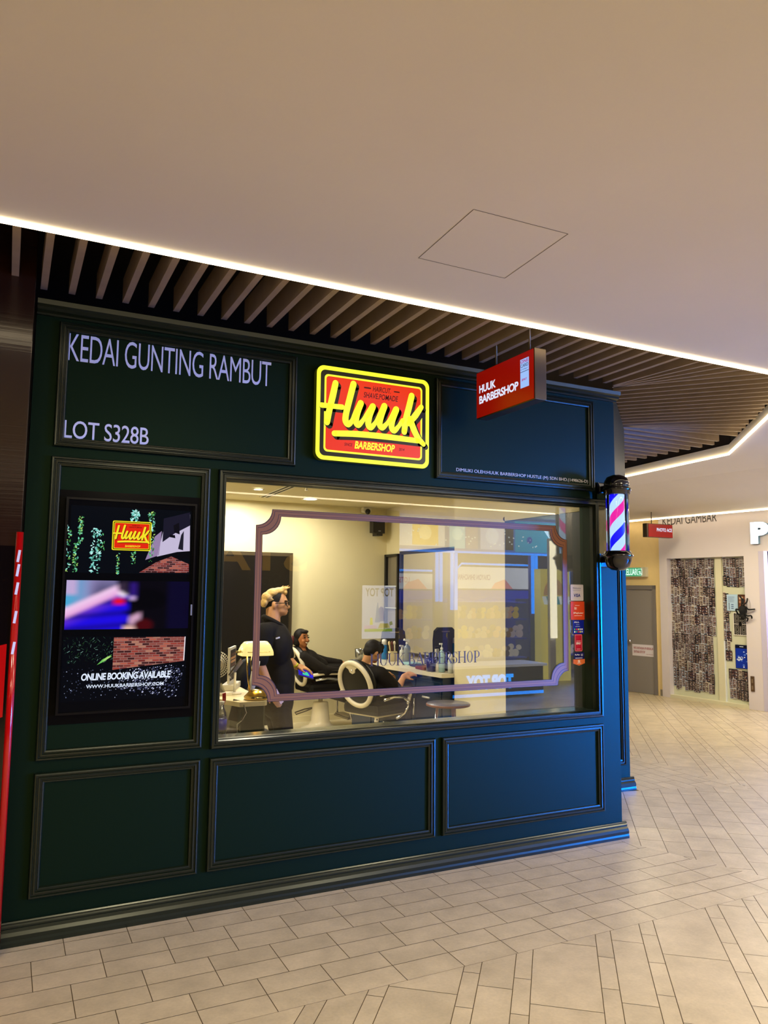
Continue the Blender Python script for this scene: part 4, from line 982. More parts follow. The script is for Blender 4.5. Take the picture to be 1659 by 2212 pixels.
# clear organiser and towels
x, y, _ = (4.79,3.943,0.886)
t = thing('clear_organiser', (x + .1, y, CT), 'clear plastic organiser box on the counter before the pillar', 'box')
mb = MB(); x += .22
for a in ((-.14, .14, -.09, -.085), (-.14, .14, .085, .09), (-.14, -.135, -.09, .09), (.135, .14, -.09, .09)): mb.box(x + a[0], x + a[1], y + a[2], y + a[3], CT, CT + .18)
mb.build('walls', glass_mat('clear_plastic', 1.5, (.92, .94, .95), .05), t)
mb = MB(); mb.box(x - .14, x + .14, y - .09, y + .09, CT, CT + .006); mb.build('base', glass_mat('clear_plastic2', 1.5, (.9, .92, .94), .1), t)
for k, (u, v, col, lab) in enumerate([(905, 1440, (34, 44, 90), 'dark blue folded towel on the counter in front of the mirror'), (890, 1436, (150, 190, 196), 'pale green comb tray beside the dark folded towel'), (918, 1446, (110, 46, 40), 'brown leather tool roll near the counter edge')]):
    x, y, _ = [(4.278,3.404,0.886), (4.307,3.624,0.886), (4.192,3.11,0.886)][k]
    mb = MB(); mb.box(x - .07, x + .07, y - .1, y + .1, CT, CT + .022 + .006 * k, .008)
    tag(mb.build(['folded_towel', 'comb_tray', 'tool_roll'][k], mat('counter_%d' % k, col, .6)), lab, ['towel', 'tray', 'tool roll'][k])
for k in range(2):
    x, y, _ = [(4.764,4.152,0.886), (4.736,3.962,0.886)][k]
    x += .1
    t = thing('hair_clipper', (x, y, CT), ['black and white hair clipper standing on the counter, the one nearer the seated man', 'black and white hair clipper standing on the counter, the one nearer the pillar'][k], 'clipper', 'hair clippers')
    mb = MB(); mb.obox((x, y, CT + .075), (.02, .022, .075), None, .012); mb.build('body', mat('clipper_grey', (196, 192, 186), .3), t)
    mb = MB(); mb.obox((x, y, CT + .16), (.022, .012, .014), None, .003); mb.build('blade', BLACK, t)
# round side table
x, y = 4.1, 1.35
x, y, z = (3.79,1.95,0.699)
t = thing('round_side_table', (x, y, 0), 'low round table with a brown rim in front of the counter', 'table')
mb = MB(); mb.lathe((x, y, z - .02), [(.001, 0), (.2, 0), (.205, .01), (.2, .022), (.001, .022)], 36); mb.build('tabletop', mat('table_slate', (90, 88, 110), .25), t)
mb = MB(); mb.lathe((x, y, z - .024), [(.196, 0), (.207, .004), (.207, .02), (.196, .024)], 36); mb.build('rim', mat('table_rim', (120, 66, 46), .4), t)
for k in range(3):
    a = 2.1 * k + .4; mb = MB(); mb.tube([(x + .10 * math.cos(a), y + .10 * math.sin(a), z - .02), (x + .17 * math.cos(a), y + .17 * math.sin(a), .002)], .014, 8); mb.build('leg', CHROME, t)

# ---- barber chairs
def barber_chair(loc, rz, label):
    t = thing('barber_chair', (0, 0, 0), label, 'barber chair', 'barber chairs')
    LEA = mat('black_leather', (11, 10, 9), .42, spec=.28, bump=.06, bscale=90); ENA = mat('cream_enamel', (226, 214, 186), .22, spec=.6)
    mb = MB(); mb.lathe((0, 0, 0), [(.001, 0), (.25, 0), (.25, .015), (.20, .03), (.15, .05), (.12, .10), (.10, .30), (.095, .33), (.05, .335)], 32); mb.build('base', ENA, t)
    mb = MB(); mb.lathe((0, 0, 0), [(.028, .33), (.028, .45)], 16); mb.build('piston', CHROME, t)
    mb = MB(); mb.tube([(.09, .02, .27), (.02, .14, .25), (-.12, .22, .22), (-.26, .2, .19), (-.28, .12, .18), (-.14, .1, .22), (-.06, .06, .26)], .009, 8); mb.build('foot_pump', mat('pump_dark', (90, 80, 66), .3, .8), t)
    mb = MB(); mb.box(-.2, .2, -.2, .2, .452, .472, .008); mb.build('seat_pan', ENA, t)
    mb = MB(); mb.obox((.01, 0, .53), (.27, .25, .06), None, .045); mb.build('seat', LEA, t)
    mb = MB(); mb.obox((.26, 0, .43), (.035, .24, .10), roty(.25), .03); mb.build('front_pad', LEA, t)
    br = roty(-.30)
    cb_ = Vector((-.285, 0, .80))
    mb = MB(); mb.lathe(cb_, [(.001, -.05), (.18, -.05), (.225, -.03), (.235, 0), (.225, .03), (.18, .05), (.001, .055)], 40, br @ roty(PI / 2), 1.08, 1.0); mb.build('backrest', LEA, t)
    bk_ = cb_ + br @ Vector((-.05, 0, 0))
    mb = MB(); pts = [bk_ + br @ Vector((0, .212 * math.sin(2 * PI * k / 40), .232 * math.cos(2 * PI * k / 40))) for k in range(40)]
    mb.tube(pts, .026, 10, closed=True); mb.build('back_ring', ENA, t)
    mb = MB(); mb.prism([bk_ + br @ Vector((-.012, a, b_)) for a, b_ in [(-.085, .22), (.085, .22), (.075, .18), (.045, .165), (.035, .13), (0, .115), (-.035, .13), (-.045, .165), (-.075, .18)]], br @ Vector((.02, 0, 0))); em = mb.build('back_plate', ENA, t)
    mb = MB(); mb.ell(bk_ + br @ Vector((-.016, 0, .155)), (.006, .012, .012)); mb.build('bolt', CHROME, t)
    mb = MB(); mb.lathe(bk_ + br @ Vector((.004, 0, 0)), [(.001, 0), (.2, .0)], 36, br @ roty(PI / 2), 1.08, 1.0); mb.build('back_panel', mat('chair_back_dark', (40, 35, 30), .4), t)
    for s in (-1, 1):
        y = s * .275
        mb = MB(); mb.obox((.02, y, .735), (.20, .035, .018), roty(.03), .014); ar = mb.build('armrest', LEA, t)
        mb = MB(); mb.tube([(-.25, y, .70), (-.1, y, .715), (.16, y, .712), (.21, y, .70), (.215, y, .66), (.20, y, .63)], .02, 10); mb.tube([(.20, y, .63), (.19, y, .60)], .02, 10); mb.build('arm_frame', ENA, t)
        mb = MB(); mb.tube([(-.2, y, .64), (-.05, y, .655), (.10, y, .64), (.17, y, .60), (.18, y, .54), (.12, y, .47), (.0, y, .44)], .015, 10); mb.ell((.175, y, .585), (.024, .024, .024)); mb.build('side_bracket', CHROME, t)
    mb = MB(); mb.tube([(.24, -.30, .45), (.25, -.30, .62)], [.011, .007], 8); mb.build('recline_lever', CHROME, t)
    for s in (-1, 1):
        mb = MB(); mb.tube([(.24, s * .17, .40), (.32, s * .18, .34), (.33, s * .19, .20), (.34, s * .2, .13), (.40, s * .2, .12)], .018, 10); mb.build('footrest_arm', CHROME, t)
    mb = MB(); mb.obox((.36, 0, .135), (.07, .2, .012), roty(-.12), .006)
    for k in range(5): mb.obox((.31 + .025 * k, 0, .15 + .0), (.008, .19, .006), None)
    mb.build('footrest', mat('foot_plate', (150, 140, 120), .3, .8), t)
    t.location = loc; t.rotation_euler = (0, 0, rz)
    return t
MANC = (3.58, 3.05, 0.0); MANR = .38
WOMC = (3.66, 4.86, 0.0); WOMR = .06
ch1 = barber_chair(WOMC, WOMR, 'cream and black barber chair with the smiling woman, by the back wall')
ch2 = dup(ch1, MANC, MANR, 'cream and black barber chair holding the man who looks down, near the counter')

# ---- reception desk with its clutter
DK = mat('desk_green', (22, 34, 26), .3); DT = mat('desk_top', (226, 212, 172), .3)
t = thing('reception_desk', (1.5, .9, 0), 'dark green reception desk with a cream top just inside the window', 'desk')
DZ = 1.0
mb = MB(); mb.prism([(1.432, .70, DZ - .03), (1.605, .70, DZ - .03), (1.625, .72, DZ - .03), (1.66, 1.60, DZ - .03), (1.10, 1.62, DZ - .03), (1.08, 1.10, DZ - .03), (1.30, 1.02, DZ - .03)], (0, 0, .03)); mb.build('top', DT, t)
mb = MB(); mb.prism([(1.445, .715, .0), (1.60, .715, .0), (1.615, .73, .0), (1.63, 1.55, .0), (1.50, 1.55, .0), (1.445, .98, .0)], (0, 0, DZ - .03)); mb.build('body', DK, t)
mb = MB(); mb.prism([(1.22, .68, .0), (1.625, .68, .0), (1.655, .71, .0), (1.66, 1.5, .0), (1.22, 1.5, 0)], (0, 0, .795)); mb.build('plinth', DK, t)
# brass banker lamp
lx, ly = 1.575, .80
t = thing('banker_lamp', (lx, ly, DZ), 'brass banker lamp with a glowing cream shade on the reception desk', 'lamp')
BRS = mat('brass', (188, 158, 88), .2, 1.0)
mb = MB(); mb.lathe((lx, ly, DZ), [(.001, 0), (.082, 0), (.085, .02), (.078, .03), (.062, .045), (.05, .06), (.02, .068), (.001, .07)], 32); mb.build('base', BRS, t)
mb = MB(); mb.tube([(lx - .05, ly, DZ + .06), (lx - .07, ly, DZ + .2), (lx - .075, ly, DZ + .33)], .005, 8); mb.build('pole', BRS, t)
SHD = mat('lamp_shade_glass', (240, 224, 160), .3, emit=.95, ecol=(250, 226, 140))
mb = MB(); L = .110; N1, N2 = 14, 18; vs = []; fs = []
zc = 1.314
for i in range(N1 + 1):
    q = -1 + 2 * i / N1; k = (1 - max(0, (abs(q) - .62) / .38) ** 2.2 * .55)
    for j in range(N2 + 1):
        a = PI * j / N2; vs.append((lx - .014 + q * L * (1 - 0), ly + .075 * math.cos(a) * (.6 + .4 * k), zc - .016 + .095 * math.sin(a) ** .7 * k))
for i in range(N1):
    for j in range(N2): a = i * (N2 + 1) + j; fs.append((a, a + 1, a + N2 + 2, a + N2 + 1))
fs += [tuple(range(N2 + 1)), tuple(N1 * (N2 + 1) + j for j in range(N2 + 1))[::-1]]
mb.smooth = True; mb.add(vs, fs)
mb.build('lamp_shade', SHD, t)
mb = MB(); mb.tube([(lx - .014 - L - .002, ly - .05, zc + .012), (lx - .014 - L * .6, ly - .079, zc + .010), (lx - .014 + L * .6, ly - .079, zc + .010), (lx - .014 + L + .002, ly - .05, zc + .012)], .0022, 6); mb.tube([(lx - .014 - L - .035, ly - .03, zc + .012), (lx - .014 - L, ly - .03, zc + .012)], .007, 8); mb.build('shade_rail', BRS, t)
mb = MB(); mb.tube([(lx - .05, ly - .03, zc - .01), (lx - .056, ly - .03, zc - .06), (lx - .046, ly - .03, zc - .12)], .0025, 6); mb.build('pull_chain', BRS, t)
pl = bpy.data.lights.new('bulb', 'POINT'); pl.energy = 2.2; pl.color = (1, .8, .45); pl.shadow_soft_size = .03
lo = bpy.data.objects.new('bulb', pl); COL.objects.link(lo); lo.location = (lx - .014, ly, zc - .02)
# white picture frame, fan, tablet on a stand, chair, card stand, bottle
def standing(name, label, cat, u0, v0, u1, v1, y): pass
yf = 1.18
A_ = Vector((1.51,1.3,1.311)); B2 = Vector((1.624,1.55,1.308)); Cc = Vector((1.51,1.3,1.082))
t = thing('photo_frame_stand', tuple(Cc), 'tall white framed price card standing on the reception desk', 'frame')
d = Vector((B2.x - A_.x, B2.y - A_.y, 0)); w = d.length; d.normalize(); n = Vector((d.y, -d.x, 0)); h = A_.z - DZ - .05; c = Vector((A_.x, A_.y, DZ + .05)) + d * w / 2
mm = Matrix((d, n, Z_)).transposed()
mb = MB(); mb.obox(c + Z_ * h / 2, (w / 2, .008, h / 2), mm); mb.build('frame', WHITEP, t)
mb = MB(); o_ = c + n * .009; q = random.Random(5)
mb.col = (40, 34, 36); mb.obox(o_ + Z_ * h / 2, (w / 2 - .018, .0005, h / 2 - .018), mm)
for k in range(7):
    mb.col = q.choice([(150, 90, 60), (190, 140, 100), (120, 120, 130), (90, 60, 50), (170, 170, 180)]); mb.obox(o_ + n * .001 + Z_ * (.04 + (h - .08) * k / 7 + .012), (w / 2 - .03 - .01 * q.random(), .0004, (h - .1) / 18), mm)
mb.build('card', print_mat('printed_card'), t, colors=True)
mb = MB(); mb.obox(c - Z_ * .028, (w / 2, .05, .02), mm, .004); mb.build('foot', WHITEP, t)
fx, fy, fz = (1.452,1.4,1.21)
t = thing('desk_fan', (fx, fy, DZ), 'white desk fan at the window edge of the reception desk', 'fan')
mb = MB()
for k in range(5): r_ = .022 + k * .019; mb.tube([(fx + r_ * math.cos(2 * PI * i / 28), fy - .02 + .012 * k, fz - .03 + r_ * math.sin(2 * PI * i / 28)) for i in range(28)], .0028, 6, closed=True)
for k in range(34): a = 2 * PI * k / 34; mb.tube([(fx + .02 * math.cos(a), fy - .02, fz - .03 + .02 * math.sin(a)), (fx + .1 * math.cos(a), fy + .03, fz - .03 + .1 * math.sin(a))], .002, 5)
mb.build('grille', mat('fan_white', (206, 198, 180), .4), t)
mb = MB(); mb.lathe((fx, fy + .05, fz - .03), [(.001, -.05), (.05, -.04), (.06, .0), (.04, .04), (.001, .05)], 20, Matrix.Rotation(PI / 2, 3, 'X')); mb.build('motor', mat('fan_grey', (70, 64, 58), .4), t)
mb = MB(); mb.tube([(fx, fy + .05, fz - .08), (fx, fy + .05, DZ + .02)], .012, 8); mb.lathe((fx, fy + .05, DZ), [(.001, 0), (.08, 0), (.075, .02), (.001, .025)], 24); mb.build('stand', WHITEP, t)
tx_, ty_, tz_ = (1.509,1.12,1.111)
t = thing('tablet_stand', (tx_, ty_, DZ), 'slanted dark tablet on a white stand on the reception desk', 'tablet')
mb = MB(); a1, a2 = Vector((1.556,1.12,1.237)), Vector((1.471,1.12,1.122)); d = (a1 - a2); L_ = d.length; d.normalize(); n = Vector((-d.z, 0, d.x))
mb.obox((a1 + a2) / 2, (L_ / 2, .09, .005), Matrix((d, (lambda w_: (w_ - d * w_.dot(d)).normalized())(Vector((.42, .9, -.1))), d.cross((lambda w_: (w_ - d * w_.dot(d)).normalized())(Vector((.42, .9, -.1)))))).transposed(), .003); mb.build('tablet', mat('tablet_dark', (60, 54, 48), .2), t)
mb = MB(); mb.tube([Vector((tx_, ty_, DZ + .012)), Vector((tx_ + .002, ty_, tz_ + .04))], .009, 10); mb.lathe((tx_, ty_, DZ), [(.001, 0), (.05, 0), (.048, .012), (.001, .014)], 24); mb.tube([(tx_ - .03, ty_, DZ + .07), (tx_ + .03, ty_, DZ + .07)], .005, 6); mb.build('stand', WHITEP, t)
# staff chair behind the desk
x, y, z = (1.781,1.75,1.052)
t = thing('staff_chair', (x, y, 0), 'cream and black swivel chair behind the reception desk', 'chair')
mb = MB(); mb.ell((x - .03, y, z), (.085, .04, .15), Euler((0, .35, 0)).to_matrix()); mb.build('back_cushion', mat('black_leather', (14, 12, 11), .34), t)
mb = MB(); mb.tube([(x + .07, y - .03, z + .12), (x + .05, y - .02, z - .02), (x + .02, y, z - .16)], [.03, .035, .03], 10); mb.build('back_shell', mat('cream_enamel', (226, 214, 186), .22), t)
mb = MB(); mb.obox((x - .12, y, z - .2), (.2, .2, .04), None, .03); mb.build('seat', mat('black_leather', (14, 12, 11), .34), t)
mb = MB(); mb.tube([(x - .12, y, z - .24), (x - .12, y, .08)], .03, 10); mb.build('post', CHROME, t)
for k in range(5): a = k * 1.256; mb = MB(); mb.tube([(x - .12, y, .09), (x - .12 + .26 * math.cos(a), y + .26 * math.sin(a), .03)], .02, 8); mb.build('leg', BLACK, t)
x, y = 1.43, 1.06
t = thing('name_card_stand', (x, y, DZ), 'small white stack of cards and a clear holder beside the brass lamp', 'cards')
mb = MB(); mb.obox((x, y, DZ + .01), (.04, .026, .010), rotz(.5), .003); mb.build('stack', WHITEP, t)
mb = MB(); mb.obox((x - .02, y + .05, DZ + .045), (.03, .002, .04), rotz(.7) @ Matrix.Rotation(-.5, 3, 'X')); mb.build('holder', glass_mat('clear_plastic3', 2, (.9, .9, .9), .12), t)
# lower shelf things
t = thing('card_terminal', (1.40, .78, .8), 'black slanted screen leaning on the low shelf of the reception desk', 'screen')
a1, a2 = Vector((1.418,0.8,1.005)), Vector((1.407,0.8,0.865))
mb = MB(); mb.obox((a1 + a2) / 2 + Vector((.02, 0, 0)), (.035, .006, .07), Matrix.Rotation(.25, 3, 'Y'), .003); mb.build('panel', BLACK, t)
for k in range(2):
    mb = MB(); mb.tube([(1.44 - .02 * k, .70, .80), (1.42, .705, .83 + .03 * k), (1.45, .705, .88), (1.47 + .01 * k, .70, .93), (1.46, .70, .985)], .003, 6)
    tag(mb.build('power_cable', [mat('cable_black', (12, 12, 12), .5), mat('cable_white', (220, 216, 206), .5)][k]), ['black cable hanging down the reception desk front', 'white cable curling on the reception desk shelf'][k], 'cable')
mb = MB(); mb.box(1.24, 1.42, .70, .78, .797, .83, .003); tag(mb.build('paper_tray', mat('tray_grey', (120, 112, 104), .4)), 'grey tray on the low shelf behind the water bottle', 'tray')
rx, ry, rz_ = (1.338,0.75,1.027)
t = thing('red_tag', (rx, ry, rz_), 'red cloth tag hanging from the desk top at the window edge', 'tag')
mb = MB(); mb.prism([(rx - .011, ry, rz_ + .03), (rx + .012, ry, rz_ + .035), (rx + .014, ry, rz_ - .01), (rx + .002, ry, rz_ - .05), (rx - .009, ry, rz_ - .01)], (0, .006, 0)); mb.build('cloth', mat('red_cloth', (200, 50, 34), .6), t)
mb = MB(); mb.tube([(rx + .002, ry, rz_ - .05), (rx + .003, ry, rz_ - .085)], .002, 6); mb.build('cord', BLACK, t)
x, y = 1.20, .35
x, y, z = (1.239,0.42,0.929)
t = thing('water_bottle', (x, y, .80), 'clear water bottle with a blue label at the lower corner of the window', 'bottle')
CLR = glass_mat('bottle_plastic', 2.5, (.86, .9, .92), .08)
mb = MB(); mb.lathe((x, y, .80), [(.001, 0), (.032, .003), (.033, .08), (.033, .17), (.03, .19), (.014, .225), (.013, .24)], 20); mb.build('body', CLR, t)
mb = MB(); mb.lathe((x, y, .80), [(.0338, .085), (.0338, .15)], 20); mb.build('paper_wrap', mat('blue_label', (40, 50, 190), .4), t)
mb = MB(); mb.lathe((x, y, .80), [(.016, .235), (.016, .255), (.001, .256)], 16); mb.build('cap', WHITEP, t)
mb = MB(); mb.box(x - .1, x + .12, y - .1, y + .12, .76, .799, .004); tag(mb.build('window_ledge_shelf', DK), 'dark green ledge inside the window under the water bottle', 'shelf')

# ================================================================ people
def hand(wrist, fwd, back, size=1.0, curl=.5, thumb_side=1):
    """palm, four unequal bent fingers and a thumb; fwd = towards the fingertips, back = out of the back of the hand"""
    w = Vector(wrist); f = Vector(fwd).normalized(); b = Vector(back); b = (b - f * b.dot(f)).normalized(); s = f.cross(b) * thumb_side; S = []
    k = size
    S.append(('c', w, .026 * k, w + f * .035 * k, .03 * k))
    for i, (o, l) in enumerate([(.030, .072), (.011, .080), (-.009, .075), (-.028, .058)]):
        r0 = w + f * .02 * k + s * o * .7 * k; kn = w + f * (.086 - .006 * abs(i - 1)) * k + s * o * k
        S.append(('c', r0, .0145 * k, kn, .0115 * k))
        d1 = (f - b * curl * .55).normalized(); m1 = kn + d1 * l * .52 * k; d2 = (f - b * curl * 1.5).normalized(); tip = m1 + d2 * l * .5 * k
        S.append(('c', kn, .0105 * k, m1, .0092 * k)); S.append(('c', m1, .0092 * k, tip, .0075 * k))
    tb = w + f * .02 * k + s * .026 * k; t1 = tb + (f * .6 + s * .75 - b * .25).normalized() * .042 * k; t2 = t1 + (f * .9 + s * .2 - b * .4).normalized() * .034 * k
    S.append(('c', tb, .016 * k, t1, .0115 * k)); S.append(('c', t1, .0112 * k, t2, .009 * k))
    return S
def V(*a): return Vector(a)
SKIN = mat('skin_light', (206, 150, 104), .5, spec=.3, var=.04, vscale=20); SKINT = mat('skin_tan', (176, 112, 66), .5, spec=.3, var=.04, vscale=20)
CLO = mat('black_cloth', (24, 20, 17), .85, spec=.2, bump=.25, bscale=55); TRO = mat('black_trousers', (14, 11, 10), .85, spec=.2, bump=.2, bscale=40)
LIP = mat('lip', (160, 84, 70), .4); EYEW = mat('eye_white', (232, 226, 214), .3); EYED = mat('eye_dark', (20, 12, 8), .2); HDK = mat('dark_hair', (16, 9, 6), .6, spec=.25, bump=.4, bscale=120)

# ---- standing barber in profile
BY = 2.0
ps = thing('person', (2.12, BY, 0), 'man with bleached hair and glasses standing in a black work shirt, phone in hand', 'person')
hd = V(*(2.102,2,1.637)); jaw = V(*(2.137,2,1.57)); chin = V(*(2.167,2,1.542)); nose = V(*(2.203,2,1.597)); neck = V(*(2.081,2,1.463))
shR = V(*(1.942,1.84,1.407)); shL = V(*(2.194,2.18,1.386)); elR = V(*(1.911,1.83,1.136)); wrR = V(*(2.014,1.8,0.91))
elL = V(*(2.27,2.16,1.135)); wrL = V(*(2.317,2.06,1.078)); hip = V(*(2.123,2,0.799)); chest = V(*(2.091,2,1.267)); belly = V(*(2.127,2,0.993))
fR = V(hip.x + .03, BY - .10, .05); fL = V(hip.x + .05, BY + .11, .05); kR = V(hip.x + .05, BY - .09, .5); kL = V(hip.x + .06, BY + .10, .5)
HT = Matrix.Rotation(-.42, 3, 'Z'); Q = lambda *a: hd + HT @ Vector(a)
nz = Vector((.094, 0, -.040))
SK = [('e', Q(-.012, 0, .012), (.098, .077, .096), (0, 0, -.42)), ('e', Q(.03, 0, -.02), (.066, .062, .08), (0, 0, -.42)), ('e', Q(.036, 0, -.068), (.056, .056, .048), (0, .3, -.42)), ('e', Q(.066, 0, -.094), (.026, .03, .02)),
      ('c', Q(.086, 0, -.008), .009, Q(.105, 0, -.042), .0135), ('e', Q(.094, .012, -.046), (.01, .009, .008)), ('e', Q(.094, -.012, -.046), (.01, .009, .008)),
      ('e', Q(.085, 0, -.072), (.012, .02, .008)), ('e', Q(.083, 0, -.083), (.012, .018, .008)), ('e', Q(.080, 0, .018), (.012, .045, .012), (0, 0, -.42)),
      ('e', Q(-.012, -.079, -.022), (.020, .010, .032), (0, -.2, -.42)), ('e', Q(-.012, .079, -.022), (.020, .010, .032), (0, -.2, -.42)),
      ('c', hd + V(-.032, 0, -.06), .062, neck + V(-.01, 0, 0), .066), ('e', chest, (.125, .18, .19)), ('e', belly, (.115, .155, .2)), ('e', hip, (.115, .155, .12)),
      ('c', neck + V(0, -.04, -.06), .04, shR, .055), ('c', neck + V(0, .04, -.06), .04, shL, .055),
      ('c', shR, .058, elR, .045), ('c', elR, .044, wrR, .028), ('c', shL, .058, elL, .044), ('c', elL, .043, wrL, .028),
      ('c', hip + V(0, -.08, -.02), .088, kR, .062), ('c', kR, .06, fR + V(0, 0, .05), .042), ('c', hip + V(0, .08, -.02), .088, kL, .062), ('c', kL, .06, fL + V(0, 0, .05), .042),
      ('c', fR, .04, fR + V(.15, 0, -.01), .032), ('c', fL, .04, fL + V(.15, 0, -.01), .032)]
SK += hand(wrR, (wrR - elR) + V(.06, 0, -.04), (-.4, -1, .1), 1.0, .7, 1) + hand(wrL, V(.09, -.03, -.015), (.1, -.2, 1), 1.0, .75, 1)
body('body', SK, SKIN, ps, .0075, 5)
SH = [('c', neck + V(-.018, 0, -.03), .08, chest + V(0, 0, .05), .14), ('e', chest + V(0, 0, 0), (.15, .205, .2)), ('e', belly, (.142, .182, .24)), ('e', hip + V(0, 0, .0), (.14, .178, .10)), ('c', hip + V(0, -.06, .12), .128, hip + V(.0, -.06, -.01), .125), ('c', hip + V(0, .06, .12), .128, hip + V(.0, .06, -.01), .125),
      ('c', neck + V(-.012, -.05, -.045), .058, shR + V(0, .0, -.01), .076), ('c', neck + V(-.012, .05, -.045), .058, shL + V(0, 0, -.01), .076), ('c', neck + V(-.02, 0, -.05), .09, chest, .13),
      ('c', shR + V(0, 0, -.01), .078, shR.lerp(elR, .86), .070), ('c', shL + V(0, 0, -.01), .076, shL.lerp(elL, .86), .068)]
body('shirt', SH, CLO, ps, .011, 5)
mb = MB()
mb.tube([neck + V(-.012, 0, .004) + V(.080 * math.cos(a), .078 * math.sin(a), .004 - .042 * math.cos(a)) for a in [2 * PI * k / 20 for k in range(20)]], .021, 8, closed=True); mb.build('collar', CLO, ps)
TR = [('e', hip + V(0, 0, -.03), (.128, .165, .12)), ('c', hip + V(0, -.085, -.04), .1, kR, .078), ('c', kR, .078, fR + V(0, 0, .05), .066), ('c', hip + V(0, .085, -.04), .1, kL, .078), ('c', kL, .078, fL + V(0, 0, .05), .066)]
body('trousers', TR, TRO, ps, .012, 4)
for f_ in (fR, fL): mb = MB(); mb.obox(f_ + V(.06, 0, -.008), (.135, .048, .042), None, .03); mb.build('shoe', BLACK, ps)
HB_ = mat('bleached_hair', (206, 166, 96), .55, var=.3, vscale=50, bump=.35, bscale=70, stretch=(1, 1, 3))
hp = lambda u, v, d=0: None
HAIR = [('e', V(*(1.99,2,1.637)), (.028, .058, .045), (0, .25, 0)), ('e', V(*(2.01,2,1.68)), (.042, .07, .045)), ('e', V(*(2.058,2,1.716)), (.06, .074, .04), (0, -.35, 0)), ('e', V(*(2.116,2,1.732)), (.055, .07, .034), (0, -.1, 0)), ('e', V(*(2.163,2,1.721)), (.026, .06, .03), (0, .3, 0))]
q = random.Random(11)
for i in range(95):
    a = q.random(); bse = V(*(1.994,2,1.641)).lerp(V(*(2.167,2,1.729)), a); bse.z += .035 * math.sin(a * 2.6); bse.y += (q.random() - .5) * .11
    d = V(.035 + .02 * q.random(), (q.random() - .5) * .03, .012 + .03 * q.random() - .03 * (a < .2)); HAIR.append(('c', bse, .009, bse + d * 1.05, .003))
body('hair', HAIR, HB_, ps, .0055, 2)
sdo = body('shaved_sides', [('e', Q(-.012, 0, .012), (.1025, .0815, .1), (0, 0, -.42)), ('e', Q(-.05, 0, -.03), (.055, .066, .055))], HDK, ps, .006, 2)
bm = bmesh.new(); bm.from_mesh(sdo.data); base = ps.location
def keep(w):
    w = HT.transposed() @ (w - hd); x = w.x; z = w.z
    if abs(w.y) > .03 and x > -.028 and z < .0: return False      # ear and cheek stay bare, with a short sideburn
    return x < .035 + .25 * (z - .02) and z > -.085 - .25 * x
bmesh.ops.delete(bm, geom=[v for v in bm.verts if not keep(v.co + base)], context='VERTS'); bm.to_mesh(sdo.data); bm.free()
mb = MB(); BKM = mat('glasses_black', (18, 10, 9), .25)
for sg in (-1, 1):
    mb.tube([Q(.098 - .012 * abs(math.cos(a)) * (1 if sg * math.cos(a) > 0 else -.2), sg * .034 + math.cos(a) * .025, -.012 + math.sin(a) * .021) for a in [2 * PI * k / 20 for k in range(20)]], .003, 6, closed=True)
    mb.tube([Q(.086, sg * .059, -.004), Q(.05, sg * .077, -.006), Q(-.01, sg * .083, -.008)], .003, 6)
mb.tube([Q(.097, -.009, -.006), Q(.101, 0, -.003), Q(.097, .009, -.006)], .0028, 6)
mb.build('glasses', BKM, ps)
for sg in (-1, 1): mb = MB(); mb.ell(Q(.079, sg * .033, -.012), (.013, .014, .008), HT); mb.build('eye', EYED, ps)
for sg in (-1, 1): mb = MB(); mb.ell(Q(.080, sg * .036, .013), (.012, .022, .005), HT); mb.build('eyebrow', HDK, ps)
mb = MB(); mb.tube([Q(.076, -.022, -.079), Q(.094, 0, -.078), Q(.076, .022, -.079)], [.003, .0055, .003], 8); mb.build('lips', LIP, ps)
mb = MB(); mb.obox(V(*(2.051,1.8,1.346)), (.020, .002, .006), Euler((0, -.2, .3)).to_matrix()); mb.build('name_badge', mat('badge_white', (216, 206, 190), .4), ps)
mb = MB(); mb.tube([V(*(2.306,2.065,1.09)) + (wrL - elL).normalized().orthogonal() * 0 + (V(0, 1, 0) * math.cos(a) + (wrL - elL).normalized().cross(V(0, 1, 0)) * math.sin(a)) * .034 for a in [2 * PI * k / 16 for k in range(16)]], .009, 8, closed=True); mb.build('wristband', mat('yellow_band', (216, 210, 30), .5), ps)
# what he holds
pc_ = V(*(2.385,2.02,1.02)); e1 = V(.95, .1, -.28).normalized(); e2 = V(.16, -.55, -.75); e2 = (e2 - e1 * e2.dot(e1)).normalized(); e3 = e1.cross(e2)
t = thing('mobile_phone', tuple(pc_), 'phone with a bright blue and green screen in the standing man\'s hand', 'phone')
mb = MB(); mb.obox(pc_, (.078, .040, .0045), Matrix((e1, e2, e3)).transposed(), .004); mb.build('case', BLACK, t)
mb = MB(); sgn_ = 1 if e3.dot(V(0, -1, .2)) > 0 else -1; o_ = pc_ + e3 * sgn_ * .0048
mb.col = (30, 16, 190); mb.obox(o_, (.074, .036, .0003), Matrix((e1, e2, e3)).transposed())
q = random.Random(2)
for k in range(26): mb.col = q.choice([(120, 20, 200), (200, 30, 120), (40, 40, 240), (90, 10, 90)]); mb.obox(o_ + e1 * (q.random() - .5) * .13 + e2 * (q.random() - .5) * .06 + e3 * sgn_ * .0004, (.006, .004, .0003), Matrix((e1, e2, e3)).transposed())
mb.col = (60, 214, 170); c = o_ + e3 * sgn_ * .0008; mb.poly([c - e1 * .030 - e2 * .012, c + e1 * .020 - e2 * .014, c + e1 * .036 + e2 * .022, c - e1 * .034 + e2 * .022])
mb.build('screen', print_mat('phone_screen', emit=1.1), t, colors=True)
pp = wrR + (wrR - elR).normalized() * .05
